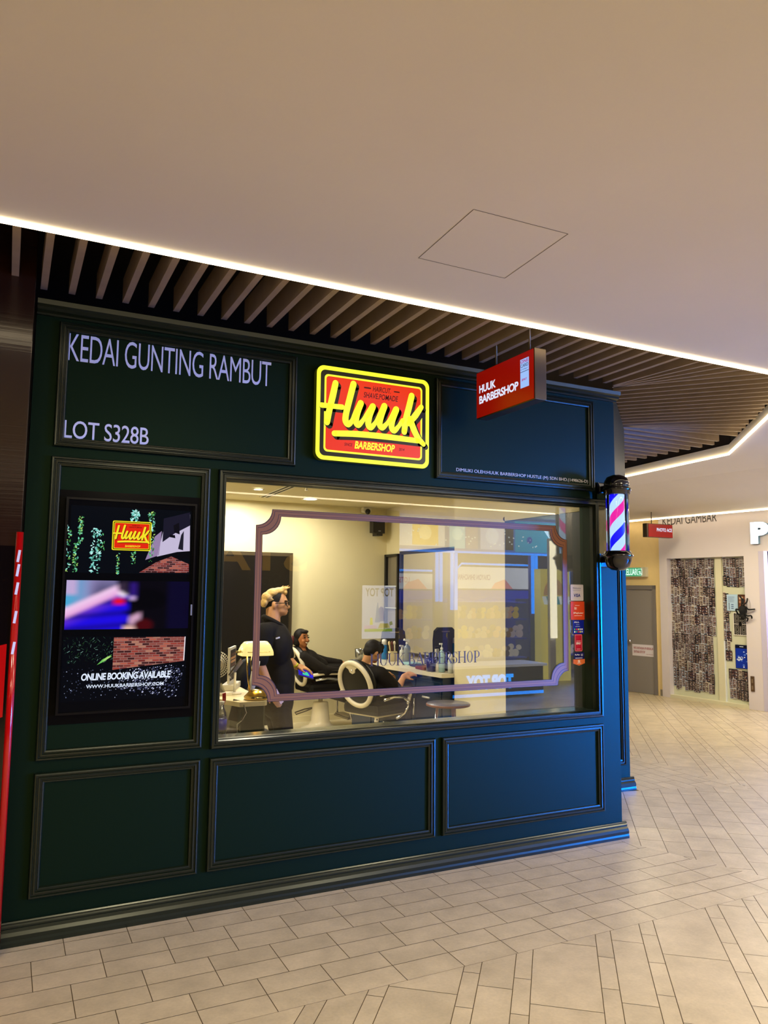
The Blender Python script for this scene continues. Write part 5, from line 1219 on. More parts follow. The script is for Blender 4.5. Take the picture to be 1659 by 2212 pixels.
mb = MB(); mb.obox(pp + V(.02, -.045, .01), (.016, .0015, .065), Euler((0, -.55, .2)).to_matrix()); tag(mb.build('paper_slip', mat('pink_paper', (224, 190, 180), .6)), 'pale pink paper slip in the standing man\'s lowered hand', 'paper')

# ---- smiling woman in the far chair
WY = 4.84
ps = thing('person', (3.6, WY, 0), 'smiling woman in black with a hair bun, leaning back in the far chair', 'person')
hd = V(*(3.376,4.82,1.136)); fd = V(.42, -.90, .02).normalized(); sd = V(.90, .42, 0).normalized(); up = V(0, 0, 1); tl = V(.10, 0, 0)
neck = V(*(3.406,4.84,0.984)); sh1 = V(*(3.348,4.68,0.907)); sh2 = V(*(3.511,5,0.894)); hip = V(3.60, WY, .70); chest = V(*(3.471,4.84,0.827))
el1 = V(*(3.615,4.6,0.747)); wr1 = V(*(3.827,4.66,0.728)); el2 = V(3.78, 5.08, .82); wr2 = V(3.98, 5.0, .80)
SK = [('e', hd + V(0, 0, .012), (.078, .086, .098)), ('e', hd + fd * .030 + V(0, 0, -.028), (.062, .062, .078)), ('e', hd + fd * .052 + V(0, 0, -.085), (.03, .03, .024)), ('c', hd + fd * .094 + V(0, 0, .012), .009, hd + fd * .104 + V(0, 0, -.024), .0145),
      ('e', hd + fd * .07 + sd * .036 + V(0, 0, -.03), (.024, .024, .02)), ('e', hd + fd * .07 - sd * .036 + V(0, 0, -.03), (.024, .024, .02)),
      ('c', hd + V(0, 0, -.06), .05, neck, .055), ('e', chest, (.13, .17, .16)), ('c', chest, .13, hip, .13), ('c', sh1, .055, el1, .045), ('c', el1, .042, wr1, .03), ('c', sh2, .055, el2, .045), ('c', el2, .042, wr2, .03),
      ('c', neck, .05, sh1, .055), ('c', neck, .05, sh2, .055), ('c', hip + V(0, -.09, 0), .09, V(4.02, WY - .1, .70), .068), ('c', V(4.02, WY - .1, .70), .064, V(4.2, WY - .1, .24), .045), ('c', hip + V(0, .09, 0), .09, V(4.02, WY + .1, .70), .068), ('c', V(4.02, WY + .1, .70), .064, V(4.2, WY + .1, .24), .045)]
SK += hand(wr1, (1, .1, -.1), (0, -.2, 1), .95, .6, 1) + hand(wr2, (1, -.1, -.1), (0, .2, 1), .95, .6, -1)
body('body', SK, SKINT, ps, .0085, 4)
body('top', [('e', chest, (.155, .195, .17)), ('c', chest, .15, hip + V(0, 0, .05), .155), ('c', sh1, .075, el1, .064), ('c', el1, .064, wr1, .045), ('c', sh2, .075, el2, .064), ('c', el2, .062, wr2, .045), ('c', neck + V(0, 0, .012), .062, chest, .12), ('c', neck + V(0, 0, -.03), .06, sh1, .075), ('c', neck + V(0, 0, -.03), .06, sh2, .075)], CLO, ps, .012, 5)
body('trousers', [('c', hip + V(0, -.09, 0), .11, V(4.02, WY - .1, .71), .086), ('c', V(4.02, WY - .1, .71), .084, V(4.2, WY - .1, .26), .062), ('c', hip + V(0, .09, 0), .11, V(4.02, WY + .1, .71), .086), ('c', V(4.02, WY + .1, .71), .084, V(4.2, WY + .1, .26), .062), ('e', hip, (.15, .18, .11))], TRO, ps, .013, 4)
body('hair', [('e', hd - fd * .022 + V(0, 0, .03), (.09, .096, .094)), ('e', hd - fd * .04 - sd * .03 + V(0, 0, -.03), (.07, .07, .07)), ('e', hd + fd * .035 + V(0, 0, .085), (.06, .06, .025))], HDK, ps, .008, 3)
mb = MB(); mb.ell((3.25,4.86,1.113), (.055, .05, .062)); mb.build('hair_bun', mat('red_brown_hair', (84, 30, 24), .5, bump=.6, bscale=90), ps)
for s in (-1, 1): mb = MB(); mb.ell(hd + fd * .083 + sd * s * .032 + V(0, 0, .012), (.013, .013, .009)); mb.build('eye', EYED, ps)
for s in (-1, 1): mb = MB(); mb.ell(hd + fd * .073 + sd * s * .032 + V(0, 0, .036), (.016, .016, .005)); mb.build('eyebrow', HDK, ps)
mb = MB(); c = hd + fd * .088 + V(0, 0, -.056); mb.tube([c - sd * .028 + V(0, 0, .012) - fd * .012, c + V(0, 0, -.002), c + sd * .028 + V(0, 0, .012) - fd * .012], [.004, .011, .004], 10); mb.build('lips', LIP, ps)
mb = MB(); c += fd * .006; mb.tube([c - sd * .020 + V(0, 0, .009) - fd * .006, c + V(0, 0, .0005), c + sd * .020 + V(0, 0, .009) - fd * .006], [.003, .0075, .003], 10); mb.build('teeth', mat('teeth', (240, 232, 218), .3), ps)

# ---- man looking down in the near chair
MY = 3.05
ps = thing('person', (3.58, MY, 0), 'dark haired man in a black shirt seated with his back to the window, looking down', 'person')
hd = V(*(3.513,3.02,1.107)); nk = V(*(3.443,3.05,0.957)); fd = V(math.cos(.30), math.sin(.30), -.42).normalized(); sd = V(math.sin(.30), -math.cos(.30), 0); cu = fd.cross(sd) * -1
if cu.z < 0: cu = -cu
cf = V(math.cos(MANR), math.sin(MANR), 0); cs = V(math.sin(MANR), -math.cos(MANR), 0)
hip = V(3.58, MY, .70) - cf * .06; chest = V(*(3.513,3.08,0.774)); sh1 = nk + cs * .185 + V(.02, 0, -.075); sh2 = nk - cs * .185 + V(.02, 0, -.06)
el1 = V(*(3.72,2.86,0.708)); wr1 = V(*(3.827,2.92,0.845)); el2 = hip + cf * .22 - cs * .3 + V(0, 0, .12); wr2 = hip + cf * .46 - cs * .22 + V(0, 0, .12)
kn1 = hip + cf * .40 + cs * .11; kn2 = hip + cf * .40 - cs * .11
rotm = Matrix((fd, sd, cu)).transposed().to_euler()
SK = [('e', hd + cu * .012, (.096, .076, .098), rotm), ('e', hd + fd * .03 - cu * .03, (.066, .064, .076), rotm), ('e', hd + fd * .055 - cu * .088, (.03, .03, .022), rotm), ('c', hd + fd * .094 + cu * .01, .010, hd + fd * .108 - cu * .024, .014), ('e', hd + sd * .076 - cu * .02 - fd * .012, (.018, .008, .03), rotm), ('e', hd - sd * .076 - cu * .02 - fd * .012, (.018, .008, .03), rotm),
      ('c', hd - cu * .05 - fd * .03, .055, nk, .06), ('e', chest, (.14, .19, .18)), ('c', chest, .13, hip, .14), ('c', nk, .055, sh1, .06), ('c', nk, .055, sh2, .06),
      ('c', sh1, .058, el1, .046), ('c', el1, .044, wr1, .029), ('c', sh2, .058, el2, .046), ('c', el2, .044, wr2, .029), ('c', hip + cs * .09, .095, kn1, .068), ('c', kn1, .064, kn1 + cf * .0 - V(0, 0, .48), .045), ('c', hip - cs * .09, .095, kn2, .068), ('c', kn2, .064, kn2 + cf * .0 - V(0, 0, .48), .045)]
SK += hand(wr1, (.80, .05, .22), (-.25, -.55, .8), 1.05, .55, 1) + hand(wr2, cf - V(0, 0, .2), (0, 0, 1), 1.0, .6, -1)
body('body', SK, SKIN, ps, .0078, 5)
body('shirt', [('e', chest, (.165, .215, .19)), ('c', chest, .165, hip + V(0, 0, .04), .175), ('c', nk + V(-.01, 0, -.025), .066, sh1, .08), ('c', nk + V(-.01, 0, -.025), .066, sh2, .08), ('c', sh1, .082, sh1.lerp(el1, .88), .074), ('c', sh2, .082, sh2.lerp(el2, .88), .074), ('c', nk - cf * .03 + V(0, 0, -.03), .085, chest, .14)], CLO, ps, .012, 5)
mb = MB(); mb.tube([nk + V(0, 0, .006) + (cf * math.cos(a) + cs * math.sin(a)) * .068 + V(0, 0, -.018 * math.cos(a)) for a in [2 * PI * k / 20 for k in range(20)]], .014, 8, closed=True); mb.build('collar', CLO, ps)
body('trousers', [('c', hip + cs * .09, .118, kn1, .088), ('c', kn1, .085, kn1 + cf * .0 - V(0, 0, .46), .062), ('c', hip - cs * .09, .118, kn2, .088), ('c', kn2, .085, kn2 + cf * .0 - V(0, 0, .46), .062), ('e', hip, (.16, .19, .12))], TRO, ps, .013, 4)
HR = [('e', hd - fd * .012 + cu * .028, (.102, .086, .094), rotm), ('e', hd + fd * .055 + cu * .07, (.055, .07, .036), rotm), ('e', hd - fd * .055 - cu * .01, (.055, .072, .07), rotm), ('e', hd + fd * .085 + cu * .035, (.022, .06, .03), rotm)]
q = random.Random(4)
for i in range(30):
    d = V(q.random() - .3, q.random() - .5, q.random() * .8).normalized(); p0_ = hd + cu * .03 + d * .085; HR.append(('c', p0_, .012, p0_ + d * .012 + fd * .025, .005))
body('hair', HR, HDK, ps, .007, 2)
for s in (-1, 1): mb = MB(); mb.ell(hd + fd * .084 + sd * s * .032 + cu * .01, (.012, .012, .008)); mb.build('eye', EYED, ps)
for f_ in (kn1, kn2): mb = MB(); mb.obox(f_ - cf * .03 - V(0, 0, .49), (.13, .047, .038), rotz(MANR), .028); mb.build('shoe', BLACK, ps)

# ================================================================ far end: photo shop and service corridor
def PWv(s, z, d=0.0): return PWf(s, z, d)
GLS = .0
# photo strips pinned inside the window, one object each
strip_meshes = []
q = random.Random(21)
PR_ = print_mat('photo_print', rough=.35)
def photo_mesh(kind):
    mb = MB(); w, h = (.056, .158) if kind < 9 else (.112, .158)
    mb.col = q.choice([(206, 204, 206), (176, 176, 184), (170, 182, 200), (206, 194, 176), (50, 48, 54), (28, 27, 31), (130, 122, 118), (46, 44, 50)])
    mb.box(-w / 2, w / 2, -.0012, 0, -h / 2, h / 2)
    cols = 1 if kind < 9 else 2; rows = q.choice([4, 4, 3, 5])
    tone = q.choice([(44, 42, 48), (52, 46, 48), (40, 48, 66), (62, 54, 52), (50, 52, 60), (74, 46, 44), (56, 72, 94)])
    for i in range(rows):
        for j in range(cols):
            x0 = -w / 2 + .005 + j * w / cols; x1 = -w / 2 + (j + 1) * w / cols - .005; z0 = -h / 2 + .006 + i * (h - .016) / rows; z1 = -h / 2 + .002 + (i + 1) * (h - .016) / rows
            v = .6 + .8 * q.random(); mb.col = tuple(min(255, c * v) for c in tone)
            mb.poly([(x0, -.0014, z0), (x1, -.0014, z0), (x1, -.0014, z1), (x0, -.0014, z1)])
            for k in range(2):     # faces and shoulders
                cx = x0 + (x1 - x0) * (.3 + .4 * k) ; r_ = (x1 - x0) * .16; cz = z0 + (z1 - z0) * .58
                mb.col = q.choice([(176, 146, 132), (150, 122, 110), (190, 170, 160), (130, 106, 98)])
                mb.poly([(cx + r_ * math.cos(a), -.0016, cz + r_ * math.sin(a)) for a in [2 * PI * t_ / 8 for t_ in range(8)]])
                mb.col = q.choice([(30, 26, 28), (190, 190, 196), (80, 40, 44), (40, 50, 80), (150, 140, 130)])
                mb.poly([(cx - r_ * 1.2, -.0015, z0), (cx + r_ * 1.2, -.0015, z0), (cx + r_ * .9, -.0015, cz - r_ * .7), (cx - r_ * .9, -.0015, cz - r_ * .7)])
    return mb.mesh('photo_strip', PR_, colors=True)
strip_meshes = [photo_mesh(k) for k in range(12)]
WROT = math.atan2(PWu.y, PWu.x)
def place_photo(s, z, d):
    me = q.choice(strip_meshes[:9]) if q.random() < .86 else q.choice(strip_meshes[9:])
    o = bpy.data.objects.new('photo_strip', me); COL.objects.link(o); o.location = PWf(s, z, d); o.rotation_euler = (0, (q.random() - .5) * .05, WROT)
    tag(o, 'narrow strip of little photos stuck on the photo shop window', 'photo strip', 'photo strips on the window')
n_ph = 0
s = -.02
while s < .80:
    z = 2.262 - q.random() * .04
    while z > .16:
        if not (s > .74 and z < 1.02) and n_ph < 232:
            place_photo(s + (q.random() - .5) * .012, z, -.094 + .0018 * (n_ph % 5)); n_ph += 1
        z -= .148 + q.random() * .012
    s += .0555
zones = [(.975, 1.30, 1.80, 2.26), (.945, 1.0, .60, 1.70), (1.02, 1.30, .06, .50)]
for a, b_, z0, z1 in zones:
    s = a
    while s < b_ + .02:
        z = z1 - q.random() * .03
        while z > z0 + .05:
            if n_ph < 299: place_photo(s + (q.random() - .5) * .01, z, -.094 + .0018 * (n_ph % 5)); n_ph += 1
            z -= .15
        s += .056
def wthing(name, label, cat, s, z, d=-.09): return thing(name, tuple(PWf(s, z, d)), label, cat)
def wb(s0, s1, z0, z1, d0, d1, b=0.0): mb = MB(); return wbox(mb, PWf, PWu, PWn, s0, s1, z0, z1, d0, d1, b)
def wpoly(mb, pts, d): mb.poly([PWf(a, b_, d) for a, b_ in pts])
def wtext(mb, t_, s0, z0, w, h, d, bold=0.0): text(mb, t_, PWf(s0, z0, d), PWu, Z_, w, h, 0, bold)
# window mullion and bright edge strip
o = wb(.82, .93, 0, ST, -.1, -.07); struct(o.build('window_2_mullion', mat('pale_mullion', (214, 210, 180), .4)))
o = wb(.93, .945, 0, 1.0, -.1, -.072); struct(o.build('window_2_edge', mat('white_edge', (226, 232, 236), .3)))
o = wb(S0, S1, 0, .05, -.1, -.0); struct(o.build('window_2_sill', mat('pale_mullion', (214, 210, 180), .4)))
PRN = print_mat('poster_print', rough=.35)
t = wthing('notice_sheet', 'pale blue notice sheet on the photo shop window, level with the spider', 'notice', 1.09, 1.6)
mb = MB(); mb.col = (176, 206, 232); wbox(mb, PWf, PWu, PWn, 1.0, 1.185, 1.48, 1.738, -.088, -.084)
for k in range(8): mb.col = (110, 130, 170); wpoly(mb, [(1.02, 1.70 - .012 * k), (1.02 + .12 * (.5 + .5 * q.random()), 1.70 - .012 * k), (1.14, 1.704 - .012 * k), (1.02, 1.704 - .012 * k)], -.0835)
for k in range(5): mb.col = (50, 50, 66); wpoly(mb, [(1.03, 1.50 + .022 * k), (1.045, 1.50 + .022 * k), (1.045, 1.515 + .022 * k), (1.03, 1.515 + .022 * k)], -.0835)
for k in range(3): mb.col = (90, 110, 150); wpoly(mb, [(1.07, 1.51 + .03 * k), (1.12, 1.51 + .03 * k), (1.11, 1.525 + .03 * k), (1.075, 1.525 + .03 * k)], -.0835)
mb.build('sheet', PRN, t, colors=True)
t = wthing('brown_poster', 'brown photo poster behind the spider legs on the photo shop window', 'poster', 1.27, 1.6)
mb = MB(); mb.col = (84, 50, 34); wbox(mb, PWf, PWu, PWn, 1.195, 1.355, 1.5, 1.738, -.088, -.085)
for k in range(9): mb.col = q.choice([(180, 130, 96), (150, 90, 60), (206, 170, 140)]); a = 1.21 + .04 * (k % 3); b_ = 1.54 + .06 * (k // 3); wpoly(mb, [(a, b_), (a + .03, b_), (a + .03, b_ + .045), (a, b_ + .045)], -.0845)
mb.build('sheet', PRN, t, colors=True)
t = wthing('patterned_poster', 'black poster with four white ornamental panels below the spider', 'poster', 1.21, 1.28)
mb = MB(); mb.col = (226, 222, 214); wbox(mb, PWf, PWu, PWn, 1.10, 1.335, 1.10, 1.455, -.088, -.084); mb.col = (16, 15, 16)
for i in range(2):
    for j in range(2): a = 1.112 + .109 * i; b_ = 1.112 + .17 * j; wpoly(mb, [(a, b_), (a + .102, b_), (a + .102, b_ + .161), (a, b_ + .161)], -.0838)
mb.col = (206, 200, 190)
for i in range(2):
    for j in range(2):
        a = 1.163 + .109 * i; b_ = 1.19 + .17 * j
        for k in range(3):
            r0 = .016 + .014 * k
            for m_ in range(16):
                a0 = 2 * PI * m_ / 16; a1 = 2 * PI * (m_ + 1) / 16; f = lambda r_, th: (a + r_ * math.cos(th) * (1 - .25 * math.cos(2 * th)), b_ + 1.5 * r_ * math.sin(th) * (1 - .25 * math.cos(2 * th)))
                wpoly(mb, [f(r0, a0), f(r0, a1), f(r0 + .003, a1), f(r0 + .003, a0)], -.0836)
mb.col = (16, 15, 16); wpoly(mb, [(1.217 + .028 * math.cos(2 * PI * k / 16), 1.278 + .036 * math.sin(2 * PI * k / 16)) for k in range(16)], -.0832)
mb.build('sheet', PRN, t, colors=True)
t = wthing('blue_poster', 'deep blue poster with white figures low on the photo shop window', 'poster', 1.23, .77)
mb = MB(); mb.col = (8, 14, 40); wbox(mb, PWf, PWu, PWn, 1.115, 1.345, .59, .955, -.088, -.084); mb.col = (14, 50, 170); wpoly(mb, [(1.12, .595), (1.34, .595), (1.34, .90), (1.12, .90)], -.0838)
for k in range(14):
    mb.col = q.choice([(190, 210, 250), (90, 130, 230), (230, 236, 255)]); a = 1.14 + .18 * q.random(); b_ = .61 + .26 * q.random(); r_ = .008 + .01 * q.random(); wpoly(mb, [(a + r_ * math.cos(t_) * 1.4, b_ + r_ * math.sin(t_)) for t_ in [2 * PI * z / 7 + k for z in range(7)]], -.0836)
for m_ in range(20): a0 = 2 * PI * m_ / 20; a1 = a0 + 2 * PI / 20; mb.col = (240, 244, 255); wpoly(mb, [(1.22 + .022 * math.cos(a0), .75 + .024 * math.sin(a0)), (1.22 + .022 * math.cos(a1), .75 + .024 * math.sin(a1)), (1.22 + .016 * math.cos(a1), .75 + .018 * math.sin(a1)), (1.22 + .016 * math.cos(a0), .75 + .018 * math.sin(a0))], -.0834)
mb.col = (214, 222, 240); wpoly(mb, [(1.19, .922), (1.255, .922), (1.255, .932), (1.19, .932)], -.0836)
mb.build('sheet', PRN, t, colors=True)
# the big black spider
SPD = mat('spider_fur', (8, 7, 7), .9, bump=1.0, bscale=60)
sc_s, sc_z = (1.36,1.497)
t = thing('spider_decoration', tuple(PWf(sc_s, sc_z, .05)), 'large fuzzy black spider decoration clinging to the photo shop wall', 'decoration')
body('abdomen', [('e', PWf(sc_s, sc_z - .0, .05), (.06, .06, .085)), ('e', PWf(sc_s - .0, sc_z - .09, .05), (.045, .045, .05))], SPD, t, .012, 1)
LEGS = [[(1165, 790), (1195, 720), (1180, 660), (1130, 615)], [(1180, 780), (1230, 720), (1235, 680), (1238, 640)], [(1220, 790), (1258, 775), (1262, 800), (1345, 795)], [(1220, 830), (1262, 870), (1305, 890), (1300, 925)], [(1200, 850), (1225, 900), (1262, 920), (1230, 965)], [(1180, 850), (1165, 880), (1200, 920), (1130, 930)], [(1160, 820), (1120, 795), (1105, 830), (1115, 870)], [(1200, 770), (1205, 730), (1215, 690), (1190, 650)]]
LG = [[(1.324,1.518), (1.364,1.598), (1.348,1.666), (1.289,1.716)], [(1.355,1.53), (1.4,1.588), (1.426,1.622), (1.42,1.684)], [(1.391,1.52), (1.435,1.549), (1.451,1.511), (1.542,1.518)], [(1.389,1.475), (1.438,1.415), (1.49,1.417), (1.482,1.372)], [(1.37,1.452), (1.392,1.391), (1.436,1.376), (1.395,1.324)], [(1.346,1.451), (1.32,1.417), (1.354,1.367), (1.274,1.359)], [(1.323,1.49), (1.268,1.511), (1.248,1.477), (1.262,1.426)], [(1.343,1.536), (1.363,1.581), (1.377,1.632), (1.343,1.677)]]
for L_ in LG:
    pts = smooth_pts([PWf(a, b_, d) for (a, b_), d in zip(L_, (.05, .08, .05, .018))], 5); mb = MB(); mb.tube(pts, [.0115] * (len(pts) - 1) + [.006], 8); mb.build('leg', SPD, t)
# switches, signs and letters
t = wthing('wall_switch_plate', 'brown double switch plate low on the photo shop wall', 'switch', 1.44, .38, 0)
mb = wb(1.415, 1.475, .27, .50, .0, .012, .003); mb.build('plate', mat('plate_brown', (104, 82, 60), .35, .5), t)
for k in range(2): mb = wb(1.432, 1.458, .30 + .1 * k, .36 + .1 * k, .012, .018, .003); mb.build('rocker', mat('rocker', (150, 130, 104), .3, .5), t)
mb = MB(); wtext(mb, 'KEDAI GAMBAR', -.115, 2.909, 1.045, .145, .004, .0)
tag(mb.build('shop_lettering', mat('dark_letters', (44, 36, 34), .5)), 'dark letters KEDAI GAMBAR on the photo shop wall under the light line', 'lettering')
t = wthing('letter_sign', 'big lit white letter P at the start of the photo shop name', 'sign', 1.6, 2.6, 0)
ps_, pz_ = (1.531,2.512)
mb = MB(); text(mb, 'P', PWf(ps_, pz_, .0), PWu, Z_, .30, .335, .05, .07); mb.build('letter', mat('letter_side', (120, 150, 170), .4), t)
mb = MB(); text(mb, 'P', PWf(ps_, pz_, .052), PWu, Z_, .30, .335, 0, .07); mb.build('lit_face', glow('letter_white', (240, 250, 255), 1.6), t)
mb = MB(); text(mb, 'HOTO ACE', PWf(ps_ + .36, pz_, .0), PWu, Z_, 2.3, .335, .05, .07); tag(mb.build('letter_sign_continuation', glow('letter_white', (240, 250, 255), 1.6)), 'rest of the lit white shop name beyond the letter P', 'sign')
t = thing('projecting_sign', (9.622,4.9,2.782), 'small red PHOTO ACE hanging sign over the corridor', 'sign')
SGY = 4.9
x0, _, zt_ = (9.339,4.9,2.883); x1, _, z0 = (9.91,4.9,2.659)
zt_ += .0
mb = MB(); mb.box(x0, x1, SGY, SGY + .09, z0, zt_); mb.build('case', mat('brushed_steel', (150, 138, 120), .32, .9), t)
mb = MB(); mb.box(x0 + .035, x1 - .004, SGY - .006, SGY, z0 + .005, zt_ - .01); mb.build('face', mat('red_panel2', (130, 10, 8), .3, emit=.35, ecol=(170, 14, 8)), t)
mb = MB(); text(mb, 'PHOTO ACE', (9.550, SGY - .008, 2.756), X_, Z_, 0.340, .058, 0, .03); mb.build('lettering', SLW, t)
mb = MB(); mb.tube([(x0 + .15, SGY + .045, zt_ - .01), (x0 + .15, SGY + .045, 3.2)], .008, 6); mb.build('hanger', mat('rod_grey', (120, 108, 92), .4, .6), t)
# exit door, its sign and skirting
def yb(s0, s1, z0, z1, d0, d1, b=0.0): mb = MB(); return wbox(mb, YWf, YWu, YWn, s0, s1, z0, z1, d0, d1, b)
DS0, DZ1 = (0.535,1.879); DIN = 0.489
GRY = mat('door_grey', (140, 134, 128), .4); GRF = mat('door_frame_grey', (122, 116, 112), .4)
o = MB(); [wbox(o, YWf, YWu, YWn, *q_) for q_ in ((-.75, DS0, DZ1 - .07, DZ1, 0, .03), (DS0 - .055, DS0, 0, DZ1, 0, .03), (-.75, -.69, 0, DZ1, 0, .03))]
struct(o.build('door_2_frame', GRF))
door2 = struct(yb(-.69, DS0 - .055, .005, DZ1 - .07, -.0, .008).build('door_2', GRY))
ks, kz_ = (0.023,0.896)
mb = MB(); mb.ell(YWf(ks, kz_, .05), (.03, .03, .03)); mb.tube([YWf(ks, kz_, .008), YWf(ks, kz_, .05)], .014, 10); mb.build('knob', CHROME, door2)
s0_, z1_ = (0.045,0.844); s1_, z0_ = (0.521,0.66); s1_ = min(s1_, DS0 - .06); z0_ = z1_ - .20
t = thing('door_notice', tuple(YWf(s0_, z0_, .01)), 'white notice with red lettering across the grey corridor door', 'notice')
mb = yb(s0_, s1_, z0_, z1_, .008, .010); mb.build('sheet', mat('notice_white', (222, 216, 222), .4), t)
mb = MB(); text(mb, 'PINTU RINTANGAN API HENDAKLAH', YWf(s0_ + .03, z1_ - .085, .0108), YWu, Z_, (s1_ - s0_) * .9, .042, 0, .02); text(mb, 'SENTIASA DITUTUP', YWf(s0_ + .03, z1_ - .15, .0108), YWu, Z_, (s1_ - s0_) * .52, .042, 0, .02); text(mb, 'PIHAK PENGURUSAN', YWf(s0_ + (s1_ - s0_) * .65, z1_ - .172, .0108), YWu, Z_, (s1_ - s0_) * .3, .014)
mb.build('lettering', mat('notice_red', (150, 40, 50), .5), t)
e0, ez1 = (-0.072,2.156); e1_, ez0 = (0.401,2.029)
t = thing('exit_sign', tuple(YWf(0, ez0, .06)), 'green lit KELUAR exit sign on the yellow wall above the grey door', 'sign')
mb = yb(-.62, e1_, ez0, ez0 + .17, 0.0, .09, .006); mb.build('box', mat('sign_cream', (200, 196, 170), .4), t)
mb = yb(-.58, e1_ - .09, ez0 + .012, ez0 + .16, .09, .093); mb.build('lit_panel', glow('exit_green', (60, 170, 110), .9), t)
mb = MB(); text(mb, 'KELUAR', YWf(-0.031, ez0 + .03, .0945), YWu, Z_, 0.270, .115, 0, .02)
rs = 0.244; 
for pts in ([(0, 0), (.09, 0), (.09, .008), (0, .008)], [(.082, 0), (.09, 0), (.09, .11), (.082, .11)], [(0, 0), (.008, 0), (.008, .11), (0, .11)], [(0, .102), (.09, .102), (.09, .11), (0, .11)], [(.03, .02), (.045, .02), (.06, .07), (.045, .075)], [(.045, .03), (.075, .02), (.075, .03), (.05, .05)], [(.02, .05), (.05, .065), (.05, .075), (.02, .062)]):
    mb.poly([YWf(rs + a, ez0 + .03 + b_, .0945) for a, b_ in pts])
mb.build('lettering', glow('exit_white', (220, 250, 235), 1.2), t)

# ================================================================ across the concourse: what the window and the paint reflect
NX_ = Vector((-1, 0, 0))
TY = -8.2
def glow_box(name, x0, x1, y0, y1, z0, z1, m): mb = MB(); mb.box(x0, x1, y0, y1, z0, z1); return mb.build(name, m)
ts = MB()
ts.box(6.5, 16.9, -12.6, -12.5, 0, 3.2); ts.box(6.4, 6.5, -12.5, TY + .1, 0, 3.2); ts.box(15.9, 16.0, -12.5, -5, 0, 3.2)
struct(ts.build('wall_toy_shop', mat('toy_wall', (120, 140, 190), .5)))
CYN = glow('neon_blue', (6, 136, 255), 5.0)
# fascia with the shop name
t = thing('shop_fascia', (8, TY, 2.8), 'blue and teal toy shop sign mirrored in the barbershop window', 'sign')
mb = MB(); mb.box(6.55, 15.8, TY - .2, TY, 2.53, 3.2); mb.build('board', mat('fascia_blue', (30, 90, 190), .4, emit=1.6, ecol=(40, 120, 210)), t)
PFC = print_mat('fascia_print', emit=3.2)
mb = MB()
def tq(c, x0, x1, z0, z1, d): mb.col = c; mb.poly([(x1, TY + d, z0), (x0, TY + d, z0), (x0, TY + d, z1), (x1, TY + d, z1)])
tq((190, 200, 220), 6.6, 7.6, 2.6, 3.15, .003); tq((226, 190, 90), 6.88, 7.45, 2.62, 3.1, .004); tq((120, 196, 226), 7.7, 8.06, 2.58, 3.12, .004); tq((110, 120, 170), 8.08, 8.36, 2.58, 3.12, .004); tq((130, 160, 220), 8.42, 8.98, 2.58, 3.12, .004); tq((60, 50, 60), 9.02, 9.22, 2.58, 3.12, .004); tq((20, 150, 190), 9.26, 15.7, 2.55, 3.18, .004)
q = random.Random(9)
for k in range(60): x = 6.7 + 3.4 * q.random(); z = 2.62 + .46 * q.random(); tq((200, 226, 240), x, x + .03, z, z + .025, .008)
for x, z, r_, c in ((7.16, 2.86, .14, (246, 226, 160)), (7.88, 2.86, .12, (170, 226, 240)), (8.7, 2.85, .16, (160, 190, 236)), (9.62, 2.8, .07, (40, 80, 170))):
    mb.col = c; mb.poly([(x - r_ * math.cos(a), TY + .008, z + r_ * math.sin(a)) for a in [2 * PI * k / 18 for k in range(18)]])
mb.build('pictures', PFC, t, colors=True)
mb = MB(); text(mb, 'YOT POT'[::-1] if False else 'TOP TOY', (13.1, TY + .02, 2.585), NX_, Z_, 3.2, .53, .08, .04); mb.build('lettering', glow('toy_white', (190, 230, 255), 4.5), t)
glow_z = MB(); glow_z.box(6.55, 15.8, TY - .02, TY + .03, 2.49, 2.53); glow_z.build('lower_neon', CYN, t)
# neon posts and frames round the two display banners
for i, (x, zb, zt) in enumerate([(7.53, 1.54, 2.49), (7.87, 1.38, 2.49), (9.82, 1.3, 2.49), (10.66, .9, 2.2)]):
    t = thing('neon_post', (x, TY, zb), ['blue neon post of the toy shop by the poster stand', 'blue neon post of the toy shop beside the white banner', 'blue neon post of the toy shop at the banner end', 'blue neon post of the toy shop past the white pillar'][i], 'neon light')
    for dx in (-.045, .045):
        mb = MB(); mb.tube([(x + dx, TY - .1, zb), (x + dx, TY - .1, zt)], .035, 8); mb.build('tube', CYN, t)
    mb = MB(); mb.box(x - .1, x + .1, TY - .18, TY - .12, 0, zt); mb.build('post', mat('post_blue', (60, 90, 170), .4), t)
WHB = print_mat('banner_print', emit=2.6)
def banner(x0, x1, z0, z1, y, name, label, tcol, tw):
    t = thing('display_banner', ((x0 + x1) / 2, y, z0), label, 'banner')
    mb = MB(); mb.col = (214, 220, 236); mb.box(x0, x1, y - .05, y, z0, z1); mb.col = tcol
    text(mb, name, (x0 + (x1 - x0) * .42, y + .004, z0 + (z1 - z0) * .40), NX_, Z_, tw, .11, 0, .02)
    mb.col = (226, 150, 160); mb.poly([(x0 + (x1 - x0) * .62 - a, y + .003, z0 + b_) for a, b_ in ((-.2, 0), (.35, 0), (.25, .12), (.0, .2))])
    mb.build('panel', WHB, t, colors=True)
    zc_ = z1 + .06; mb = MB(); mb.tube([(x0 - .06, y + .02, .9), (x0 - .06, y + .02, zc_ - .12), (x0 + .06, y + .02, zc_), (x1 - .06, y + .02, zc_), (x1 + .06, y + .02, zc_ - .12), (x1 + .06, y + .02, .9)], .02, 8); mb.build('neon_frame', CYN, t)
    mb = MB(); mb.box(x0, x1, y - .05, y + .01, z0 - .2, z0 - .03); mb.build('blue_rail', mat('rail_blue', (10, 50, 190), .4, emit=1.4, ecol=(10, 60, 220)), t)
